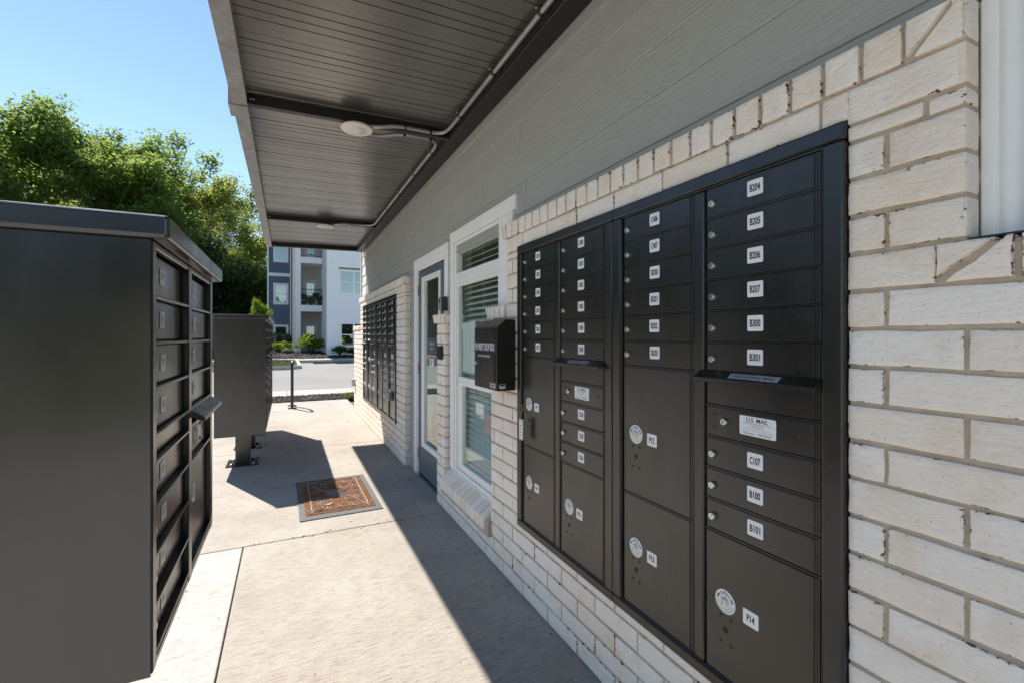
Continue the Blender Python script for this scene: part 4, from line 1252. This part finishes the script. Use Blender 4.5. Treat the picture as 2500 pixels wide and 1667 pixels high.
dry_leaf("curled dry leaf lying on the door mat", .30, 3.93, .016, .035, .6)
dry_leaf("pale scrap of leaf in the mailbox shadow by the pedestal", -.30, 4.98, .004, .022, 2.0)
dry_leaf("tiny dry leaf on the sunny pavement near the far wall", .86, 7.7, .004, .03, 1.0)

def litter(name, n, seed, label):
    rr = random.Random(seed); vs = []; fs = []
    for _ in range(n):
        q = rr.random()
        if q < .45: x, y = 1.085 - abs(rr.gauss(0, .05)), rr.uniform(.6, 8.6)
        elif q < .6: x, y = rr.uniform(-.2, 1.05), 3.41 + rr.gauss(0, .02)
        else: x, y = rr.uniform(-.9, 1.05), rr.uniform(1.2, 9.8)
        a = rr.uniform(0, 6.283); s_ = rr.choice((.003, .004, .005, .009)); k = len(vs)
        dx, dy = math.cos(a) * s_, math.sin(a) * s_
        vs += [(x - dx, y - dy, .0006), (x + dy * .4, y - dx * .4, .001), (x + dx, y + dy, .0012), (x - dy * .4, y + dx * .4, .001), (x, y, .0012 + s_ * .35)]
        fs += [(k, k + 1, k + 4), (k + 1, k + 2, k + 4), (k + 2, k + 3, k + 4), (k + 3, k, k + 4)]
    me = bpy.data.meshes.new(name); me.from_pydata(vs, [], fs); me.materials.append(M["mulch_chip"])
    tag(link(name, me), label, "litter", kind="stuff")
litter("litter", 420, 9, "dark specks of grit and leaf litter on the pavement")

# ------------------------------------------------------------------ apartment block
apt = thing("apartment_building", "three storey apartment block with blue and white siding across the street", "building", (2.0, 34.0, .1))
AL = tuple(-v for v in apt.location)
def apart(name, bm, m, **kw): return obj(name, bm, m, apt, AL, **kw)
def P3(x, y, Y):                           # crop pixel -> (x, z) on the wall plane at depth Y
    p = on_y(*c3(x, y), Y); return p.x, p.z
def lap_wall_x(x0, x1, y, z0, z1, m, holes=(), pitch=.18, depth=.3):
    """lap-sided wall facing -Y"""
    b = B(); z = z0
    while z < z1:
        zt = min(z + pitch, z1)
        for a, e in cut(x0, x1, [(h[0], h[1]) for h in holes if h[2] < zt - .01 and h[3] > z + .01]):
            if e - a < .01: continue
            v = [b.verts.new(p) for p in ((a, y - .03, z), (e, y - .03, z), (e, y, zt), (a, y, zt), (a, y + .03, z), (e, y + .03, z))]
            b.faces.new([v[0], v[1], v[2], v[3]]); b.faces.new([v[1], v[0], v[4], v[5]])
        z = zt
    return b
def lap_wall_y(x, y0, y1, z0, z1, m, sgn=-1, pitch=.165):
    b = B(); z = z0
    while z < z1:
        zt = min(z + pitch, z1)
        v = [b.verts.new(p) for p in ((x + sgn * .016, y0, z), (x + sgn * .016, y1, z), (x, y1, zt), (x, y0, zt), (x - sgn * .03, y0, z), (x - sgn * .03, y1, z))]
        b.faces.new([v[0], v[1], v[2], v[3]]); b.faces.new([v[0], v[1], v[5], v[4]])
        z = zt
    bmesh.ops.recalc_face_normals(b, faces=list(b.faces))
    return b
def apt_window(x0, x1, z0, z1, y, trim=.10, mull=0, low=False):
    b = B()
    f = .045
    for r_ in ((x0 - trim, x1 + trim, z1, z1 + trim), (x0 - trim, x1 + trim, z0 - trim, z0), (x0 - trim, x0, z0, z1), (x1, x1 + trim, z0, z1)):
        bx(b, r_[0], r_[1], y - .045, y + .05, r_[2], r_[3])
    w = apart("window", b, "apt_white")
    n = mull + 1; st = (x1 - x0) / n
    for i in range(n):
        a, e = x0 + i * st, x0 + (i + 1) * st; zm = (z0 + z1) / 2
        b = B()
        for r_ in ((a, e, z1 - f, z1), (a, e, z0, z0 + f), (a, e, zm - .03, zm + .03), (a, a + f, z0 + f, zm - .03), (e - f, e, z0 + f, zm - .03), (a, a + f, zm + .03, z1 - f), (e - f, e, zm + .03, z1 - f)):
            bx(b, r_[0] + .001, r_[1] - .001, y - .02, y + .05, r_[2] + .0005, r_[3] - .0005)
        obj("sash", b, "vinyl", w)
        for za, ze in ((z0 + f, zm - .03), (zm + .03, z1 - f)):
            b = B(); bx(b, a + f, e - f, y + .012, y + .018, za, ze); obj("pane", b, "apt_glass", w)
        b = B(); bx(b, a + f, e - f, y + .08, y + .10, (zm if low else z0) + f, z1 - f); obj("blind", b, "apt_blind", w)
    b = B(); bx(b, x0, x1, y + .14, y + .30, z0, z1); obj("room_dark", b, "apt_dark", w)
# white block (nearest), Y = 29
YW, YBAL, YBK, YBL = 29.0, 32.7, 35.4, 37.4
xw, _ = P3(1000, 600, YW)
wins = []
for (ya, yb) in ((318, 493), (720, 893)):
    xa, zt = P3(1096, ya, YW); _, zb = P3(1096, yb, YW); xm, _ = P3(1203, ya, YW)
    wins.append((xa, xm + (xm - xa), zb, zt))
d3 = wins[0][2] - wins[1][2]
wins.append((wins[0][0], wins[0][1], wins[0][2] + d3, wins[0][3] + d3))
wins += [(a + 4.2, b_ + 4.2, c, d) for a, b_, c, d in wins]
ZT = 10.2
apart("siding", lap_wall_x(xw, 12.0, YW, .18, ZT, "", [(a - .05, b_ + .05, c - .05, d + .05) for a, b_, c, d in wins]), "apt_white")
for a, b_, c, d in wins: apt_window(a, b_, c, d, YW, .07, 1, True)
apart("siding", lap_wall_y(xw, YW, YBK, .18, ZT, ""), "apt_white")
b = B(); bx(b, xw - .03, xw + .09, YW - .03, YW + .07, .18, ZT); apart("corner_board", b, "apt_white")
b = B(); bx(b, xw + .05, 12, YW + .35, YBK + 6, .1, ZT); bx(b, 11.7, 12, YW + .01, YBK + 6, .1, ZT); apart("block_core", b, "apt_white")
b = B(); p = on_y(*c3(1048, 258), YW); lathe(b, [(.05, 0), (.05, .05), (.035, .08), (.02, .085)], (p.x, YW - .02, p.z), 'y', 12); apart("security_camera", b, "apt_white")
# recess with balconies
xl, _ = P3(798, 600, YBAL); xr = xw
xp, _ = P3(757, 600, YBAL)
b = B(); bx(b, xp, xl, YBAL, YBAL + .35, .2, ZT, 0, .01); apart("pillar", b, "apt_white")
b = B(); bx(b, xp + .02, xl - .02, YBAL + .36, YBK, .2, ZT); apart("side_wall", b, "apt_white")
FL = []
for yt, yb in ((582, 630), (217, 262)):
    _, z1 = P3(880, yt, YBAL); _, z0 = P3(880, yb, YBAL); FL.append((z0, z1))
for z0, z1 in FL:
    b = B(); bx(b, xl + .001, xr - .031, YBAL, YBK, z0, z1, 0, .01); apart("balcony_floor", b, "apt_white")
b = B(); bx(b, xl + .001, xr - .031, YBAL, YBK, FL[1][0] + 2.95, FL[1][0] + 3.3); apart("balcony_floor", b, "apt_white")
drs = []
for k, (yt, yb) in enumerate(((400, 590), (730, 925))):
    xa, zt = P3(830, yt, YBK); xb_, zb = P3(912, yb, YBK)
    zb = FL[0][1] if k == 0 else .3
    drs.append((xa, xb_, zb, zt))
drs.append((drs[0][0], drs[0][1], FL[1][1], FL[1][1] + drs[0][3] - drs[0][2]))
apart("siding", lap_wall_x(xl, xr, YBK, .2, ZT, "", [(a, b_, c, d) for a, b_, c, d in drs]), "apt_cream")
b = B(); bx(b, xp, xr, YBK + .25, YBK + 6, .1, ZT); apart("block_core", b, "apt_cream")
for a, e, z0, z1 in drs:
    b = B()
    for r_ in ((a - .1, a, z0, z1 + .1), (e, e + .1, z0, z1 + .1), (a, e, z1, z1 + .1)): bx(b, r_[0], r_[1], YBK - .04, YBK + .05, r_[2], r_[3])
    d = apart("balcony_door", b, "apt_white")
    b = B(); bx(b, a + .10, e - .10, YBK + .02, YBK + .03, z0 + .3, z1 - .12); obj("pane", b, "apt_glass", d)
    b = B(); bx(b, a + .10, e - .10, YBK + .09, YBK + .10, z0 + .9, z1 - .12); obj("blind", b, "apt_blind", d)
    b = B()
    for r_ in ((a, a + .10, z0, z1), (e - .10, e, z0, z1), (a + .1, e - .1, z1 - .12, z1), (a + .1, e - .1, z0, z0 + .3)): bx(b, r_[0], r_[1], YBK, YBK + .05, r_[2], r_[3])
    obj("door_leaf", b, "apt_white", d)
for (z0, z1) in FL:
    r0, r1 = xl + .02, xr - .05
    b = B(); bx(b, r0, r1, YBAL + .06, YBAL + .11, z1 + 1.0, z1 + 1.05); bx(b, r0, r1, YBAL + .07, YBAL + .10, z1 + .07, z1 + .10); rl = apart("railing", b, "black_pipe")
    bal = B(); bx(bal, -.011, .011, -.011, .011, 0, .9); bme = mesh_of("baluster", bal, "black_pipe")
    for q in range(13): link("baluster", bme, rl, (r0 + .03 + (r1 - r0 - .06) * q / 12, YBAL + .085, z1 + .10))
# small side windows in the white return wall
for z0 in (1.0, FL[0][1] + .9):
    b = B(); bx(b, xw - .05, xw - .02, YBAL + .9, YBAL + 1.9, z0, z0 + 1.6); w = apart("window", b, "apt_white")
    b = B(); bx(b, xw - .058, xw - .051, YBAL + .98, YBAL + 1.82, z0 + .08, z0 + 1.52); obj("pane", b, "apt_glass", w)
# blue block, Y = 37.4, with brick pilaster
x0b, _ = P3(540, 400, YBL); x1b, _ = P3(722, 400, YBL)
bw = []
for (ya, yb) in ((424, 567), (742, 884)):
    xa, zt = P3(600, ya, YBL); xb_, zb = P3(690, yb, YBL); bw.append((xa, xb_, zb, zt))
bw.append((bw[0][0], bw[0][1], bw[0][2] + 3.05, bw[0][3] + 3.05))
apart("siding", lap_wall_x(x0b + .1, x1b - .06, YBL, .2, ZT, "", [(a, b_, c, d) for a, b_, c, d in bw]), "apt_blue")
for a, b_, c, d in bw: apt_window(a, b_, c, d, YBL, .11, 0, True)
_, zband = P3(600, 347, YBL)
b = B(); bx(b, x0b, x0b + .1, YBL - .04, YBL + .2, .2, ZT); bx(b, x1b - .06, x1b + .02, YBL - .04, YBL + .2, .2, ZT); apart("corner_board", b, "apt_white")
b = B(); bx(b, x0b + .101, x1b - .061, YBL - .035, YBL + .05, zband - .12, zband + .12); apart("band_board", b, "apt_white")
b = B(); bx(b, x0b + .02, x1b + .4, YBL + .35, YBL + 8, .1, ZT); apart("block_core", b, "apt_blue")
b = B(); bx(b, -1.6, 12.5, YBAL - .5, YBL + 8.5, ZT, ZT + .35); bx(b, xw - .4, 12.4, YW - .4, YBAL - .5, ZT + .001, ZT + .35); apart("roof", b, "apt_white")
xq0, _ = P3(734, 400, YBAL); xq1, _ = P3(757, 400, YBAL)
b = B(); bx(b, xq0, xq1 - .002, YBAL + .03, YBAL + .35, .2, ZT); pil = apart("pilaster", b, "mortar")
b = B(); z = .2; k = 0
b.verts.layers.float.new("edge")
while z < ZT - .08:
    L = (xq1 - xq0)
    for a, e in (((0, L * .4), (L * .4 + .012, L)) if k % 2 else ((0, L * .75), (L * .75 + .012, L))):
        if e > a: bx(b, xq0 + a, xq0 + e, YBAL + .018, YBAL + .031, z + .006, z + .074)
    z += .08; k += 1
tag(obj("pilaster_bricks", b, "painted_brick", pil), kind="stuff")
b = B(); px_, pz_ = P3(725, 345, YBL); prism(b, [(0, 0), (-.30, 0), (-.18, .22), (0, .25)], lambda a, c, k: (px_ + .05 + .25 * k, YBL - .13 + a, pz_ + c)); apart("wall_lamp", b, "black_pipe")

# ------------------------------------------------------------------ plants
def leaf_cloud(centres, n_per, spread, size, rr, flat=.6):
    """numpy leaf cards: folded leaf of two triangles around cluster centres"""
    c = np.repeat(np.array(centres), n_per, axis=0)
    N = len(c)
    g_ = np.random.default_rng(rr)
    off = g_.normal(0, 1, (N, 3)) * np.array([spread, spread, spread * flat])
    p = c + off
    a = g_.uniform(0, 2 * np.pi, N); til = g_.normal(0, .6, N); rol = g_.normal(0, .6, N)
    s = size * g_.uniform(.6, 1.25, N)
    d = np.stack([np.cos(a) * np.cos(til), np.sin(a) * np.cos(til), np.sin(til)], 1)
    sd = np.stack([-np.sin(a), np.cos(a), np.zeros(N)], 1)
    up = np.cross(d, sd)
    sd2 = sd * np.cos(rol)[:, None] + up * np.sin(rol)[:, None]
    S = s[:, None]
    v = np.empty((N, 4, 3))
    v[:, 0] = p - d * S; v[:, 1] = p + sd2 * S * .62 + d * S * .1 ; v[:, 2] = p + d * S; v[:, 3] = p - sd2 * S * .62 + d * S * .1
    return v.reshape(-1, 3)
def quad_mesh(name, v, mat):
    n = len(v) // 4
    me = bpy.data.meshes.new(name)
    me.vertices.add(len(v)); me.vertices.foreach_set("co", v.astype(np.float32).ravel())
    me.loops.add(n * 4); me.loops.foreach_set("vertex_index", np.arange(n * 4, dtype=np.int32))
    me.polygons.add(n); me.polygons.foreach_set("loop_start", np.arange(0, n * 4, 4, dtype=np.int32))
    me.update(calc_edges=True); me.validate()
    me.materials.append(M[mat])
    return me
def grow(rr, p, d, L, r, depth, segs, tips, spreadA, upk, maxdepth):
    pts = [p.copy()]; radii = [r]
    n = 4
    for i in range(n):
        d = (d + Vector((rr.gauss(0, .13), rr.gauss(0, .13), rr.gauss(0, .08) + upk))).normalized()
        p = p + d * (L / n); pts.append(p.copy()); radii.append(r * (1 - .5 * (i + 1) / n))
    segs.append((pts, radii))
    if depth >= maxdepth - 1: tips += [pts[2], pts[3], pts[4]]
    if depth >= maxdepth:
        return
    k = rr.choice((3, 4)) if depth < 2 else rr.choice((2, 3))
    for q in range(k):
        a = rr.uniform(0, 6.283); ax = d.orthogonal().normalized(); ax.rotate(Matrix.Rotation(a + q * 6.283 / k, 3, d))
        nd_ = (d * math.cos(spreadA) + ax * math.sin(spreadA) * rr.uniform(.8, 1.25)).normalized()
        st = pts[-1] if q < 2 else pts[rr.choice((2, 3))]
        grow(rr, st.copy(), nd_, L * rr.uniform(.62, .82), radii[-1] * .8, depth + 1, segs, tips, spreadA, upk, maxdepth)
def tree_meshes(seed, H, trunkL, spreadA, upk, leaf, leafsize, n_per, spread, bark, maxdepth=5, low=0, tr=.26):
    rr = random.Random(seed); segs = []; tips = []
    stems = 1 if not low else low
    for q in range(stems):
        d = Vector((rr.gauss(0, .10 if stems == 1 else .3), rr.gauss(0, .10 if stems == 1 else .3), 1)).normalized()
        grow(rr, Vector((rr.uniform(-.3, .3) * (stems > 1), rr.uniform(-.3, .3) * (stems > 1), -.1)), d, trunkL, tr, 0, segs, tips, spreadA, upk, maxdepth)
    top = max(t.z for t in tips); k = H / (top + spread)
    b = B()
    for pts, rad in segs:
        if rad[0] * k < .02: continue
        tube(b, [p * k for p in pts], .1, 6, 0, False, [max(.012, q * k) for q in rad])
    tm = mesh_of("trunk", b, bark, 60)
    v = leaf_cloud([tuple(t * k) for t in tips], n_per, spread, leafsize, seed)
    return tm, quad_mesh("crown", v, leaf), len(v) // 2
def place_tree(name, label, group, tm, cm, x, y, z, rz, s=(1, 1, 1)):
    t = thing(name, label, "tree", (x, y, z), rz, group); t.scale = s
    link("trunk", tm, t); link("crown", cm, t)
    return t
T1 = tree_meshes(3, 17.5, 4.6, .52, .05, "leaf_maple", .14, 30, .38, "bark")
T2 = tree_meshes(12, 17.5, 5.4, .46, .07, "leaf_maple", .14, 30, .36, "bark")
T3 = tree_meshes(21, 16.0, 3.6, .44, .08, "leaf_oak", .12, 26, .32, "bark_pale")
T4 = tree_meshes(33, 8.0, 1.6, .62, .03, "leaf_dark", .14, 30, .42, "bark", 4, 3, .10)
TG = "tall trees rising behind the mailboxes"
tree_spots = [
    (-170, 29, T1, 17.6, .3), (20, 31, T2, 17.4, 1.2), (205, 32, T1, 17.9, 2.2), (320, 37, T2, 17.6, 4.0), (395, 42, T1, 16.8, 5.0),
    (470, 46, T3, 18.0, .8), (540, 50, T3, 18.0, 2.9), (600, 56, T3, 17.2, 4.4), (645, 62, T1, 15.5, 3.3), (120, 40, T2, 19.0, 5.6), (280, 46, T1, 20.0, 1.9)]
tl = ["broad leafy maple at the outer end of the tall tree row", "leafy maple with leaning trunks next to the dark forked trunk tree", "tall maple with dark forked trunk rising above the mailbox lid", "rounded maple crown between the dark forked trunk and the lower maples",
      "maple at the foot of the crown slope beside the olive green trees", "olive green tree with wispy top next to the maples", "olive green tree with thin upright twigs between two other olive trees", "olive green tree close behind the canopy's end", "low crowned tree just behind the blue apartment wall", "tall maple in the second row filling the gap of leaning trunks", "tall maple in the second row behind the rounded crown"]
HT = {id(T1): 17.5, id(T2): 17.5, id(T3): 16.0}
for (px_, D, T, h, rz), lb in zip(tree_spots, tl):
    p = at_depth(px_, 820, D); s = h / HT[id(T)]
    place_tree("maple_tree" if T is not T3 else "oak_tree", lb, TG, T[0], T[1], p.x, p.y, -.1, rz, (s, s, s))
# trees across the street outside the left edge of the view, seen mirrored in the window
for i, (x, y, T, rz) in enumerate(((-34, 44, T2, .5), (-40, 34, T1, 2.0), (-44, 22, T2, 3.1))):
    place_tree("maple_tree", "leafy maple in the ring of trees beyond the paved area", "maples beyond the paved area", T[0], T[1], x, y, -.1, rz)
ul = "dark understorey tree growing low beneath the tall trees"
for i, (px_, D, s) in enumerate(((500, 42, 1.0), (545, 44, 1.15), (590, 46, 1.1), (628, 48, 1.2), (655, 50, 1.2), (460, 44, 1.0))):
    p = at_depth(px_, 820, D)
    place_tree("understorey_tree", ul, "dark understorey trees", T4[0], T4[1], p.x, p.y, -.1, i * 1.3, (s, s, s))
ring = [(-20, 40, 1.2), (-14, 44, 1.4), (-17, 42, 1.4), (-11, 47, 1.4), (-24, 38, 1.3)]  # trees added mostly out of view for dark reflections; gap left for sky light
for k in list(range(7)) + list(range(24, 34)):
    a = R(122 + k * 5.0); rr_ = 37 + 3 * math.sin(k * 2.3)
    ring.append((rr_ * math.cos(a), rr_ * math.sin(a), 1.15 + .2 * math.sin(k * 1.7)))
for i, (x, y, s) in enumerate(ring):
    place_tree("understorey_tree", "dark understorey tree added in a ring for reflections in glass and metal", "understorey trees added for reflections", T4[0], T4[1], x, y, -.1, i * 1.7, (s, s, s))
# sapling on the island
T5 = tree_meshes(44, 3.3, .9, .40, .10, "leaf_bright", .075, 16, .16, "bark", 4, 0, .05)
p = at_depth(*c3(468, 900), 24.5)
place_tree("sapling", "bright green sapling behind the row of cluster mailboxes", None, T5[0], T5[1], p.x, p.y, .14, .4, (.42, .42, 1))
# shrubs by the building
def shrub(label, cxp, y, w, h, leaf, size, n, seed, z=.28):
    p = on_y(*c3(cxp, 940), y)
    t = thing("shrub", label, "shrub", (p.x, y, z), 0, "shrubs in the bed by the apartment block")
    rr = random.Random(seed); tips = []; b = B()
    for q in range(n):
        a = rr.uniform(0, 6.283); e = rr.uniform(.15, 1.0); rad = math.sqrt(rr.random())
        tip = Vector((w / 2 * rad * math.cos(a), w / 2 * rad * math.sin(a), h * (.25 + .7 * e * (1 - .45 * rad * rad))))
        tips.append(tuple(tip))
        if q % 3 == 0: tube(b, [(0, 0, -.05), tuple(tip * .5 + Vector((0, 0, .05))), tuple(tip)], .01, 4, 0, False)
    obj("stem", b, "bark", t)
    link("foliage", quad_mesh("foliage", leaf_cloud(tips, 14, .07, size, seed), leaf), t)
shrub("pale variegated shrub against the blue wall", 640, 36.2, 1.5, 1.45, "leaf_variegated", .07, 130, 1)
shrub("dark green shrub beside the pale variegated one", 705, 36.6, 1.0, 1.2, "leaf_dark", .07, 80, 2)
shrub("low yellow green shrub in front of the variegated shrub", 655, 33.5, 1.35, .75, "leaf_bright", .055, 100, 3)
shrub("bright green shrub in front of the ground floor balcony door", 868, 31.0, 1.55, 1.2, "leaf_bright", .07, 130, 4)
shrub("small dark shrub below the white wall's ground floor window", 1095, 28.3, .75, .5, "leaf_dark", .05, 70, 5)
shrub("small dark shrub at the brick wall's edge below the window", 1200, 28.3, .6, .4, "leaf_dark", .05, 50, 6)
shrub("wispy grey green plant at the foot of the brick pilaster", 705, 31.0, .7, .35, "leaf_variegated", .06, 50, 7)
# balcony furniture
for lb, cxp, mat, s in (("potted fern on the second floor balcony by the pillar", 822, "leaf_dark", 1.0), ("potted yellow green plant on the balcony floor", 872, "leaf_bright", .8), ("potted plant on the balcony beside the folding chair", 945, "leaf_dark", .8)):
    p = on_y(*c3(cxp, 575), YBAL + .45)
    t = thing("potted_plant", lb, "plant", (p.x, YBAL + .45, FL[0][1]), 0, "potted plants on the balcony")
    b = B(); lathe(b, [(.10 * s, 0), (.16 * s, .26 * s), (.17 * s, .28 * s), (.14 * s, .28 * s)], (0, 0, 0), 'z', 14); obj("pot", b, "terracotta", t)
    rr = random.Random(cxp); tips = [(rr.gauss(0, .16) * s, rr.gauss(0, .16) * s, (.36 + rr.random() * .35) * s) for _ in range(26)]
    link("foliage", quad_mesh("foliage", leaf_cloud(tips, 9, .06, .06, cxp), mat), t)
p = on_y(*c3(922, 575), YBAL + .7)
t = thing("folding_chair", "dark folding chair on the second floor balcony", "chair", (p.x, YBAL + .7, FL[0][1]), .3)
b = B(); bx(b, -.22, .22, -.2, .2, .43, .46, 0, .01); obj("seat", b, "black_pipe", t)
b = B(); bx(b, -.22, .22, .20, .23, .55, .88, 0, .01); obj("backrest", b, "black_pipe", t)
for sx in (-.2, .2):
    for s_ in (-1, 1):
        b = B(); tube(b, [(sx, -.24 * s_, .0), (sx, .22 * s_, .44 if s_ < 0 else .6)], .014, 6); obj("leg", b, "black_pipe", t)

# ------------------------------------------------------------------ fence and retaining wall at the far left
fn = thing("board_fence", "weathered board fence standing on a low block wall under the trees", "fence", (-8.0, 44.0, 1.15))
for q in range(7):
    xq = -15.8 + q * 2.4
    b = B()
    for k in range(16): bx(b, xq + k * .15 + .004 - (-8.0), xq + k * .15 + .146 - (-8.0), -.012, .012, .02, 1.72 + .02 * (k % 3))
    bx(b, xq + 8.0, xq + 10.4, .013, .05, .3, .4); bx(b, xq + 8.0, xq + 10.4, .013, .05, 1.3, 1.4)
    obj("panel", b, "fence_wood", fn)
rw = thing("retaining_wall", "low tan block retaining wall below the board fence", "wall", (-8.0, 43.9, 0))
b = B()
for k in range(6):
    for q in range(42):
        x_ = -8.2 + q * .42 + (.21 if k % 2 else 0); bx(b, x_ + .006, x_ + .414, 0, .4, .2 * k - .05, .2 * k + .145, 0, .012)
tag(obj("blocks", b, "block_stone", rw), kind="stuff")
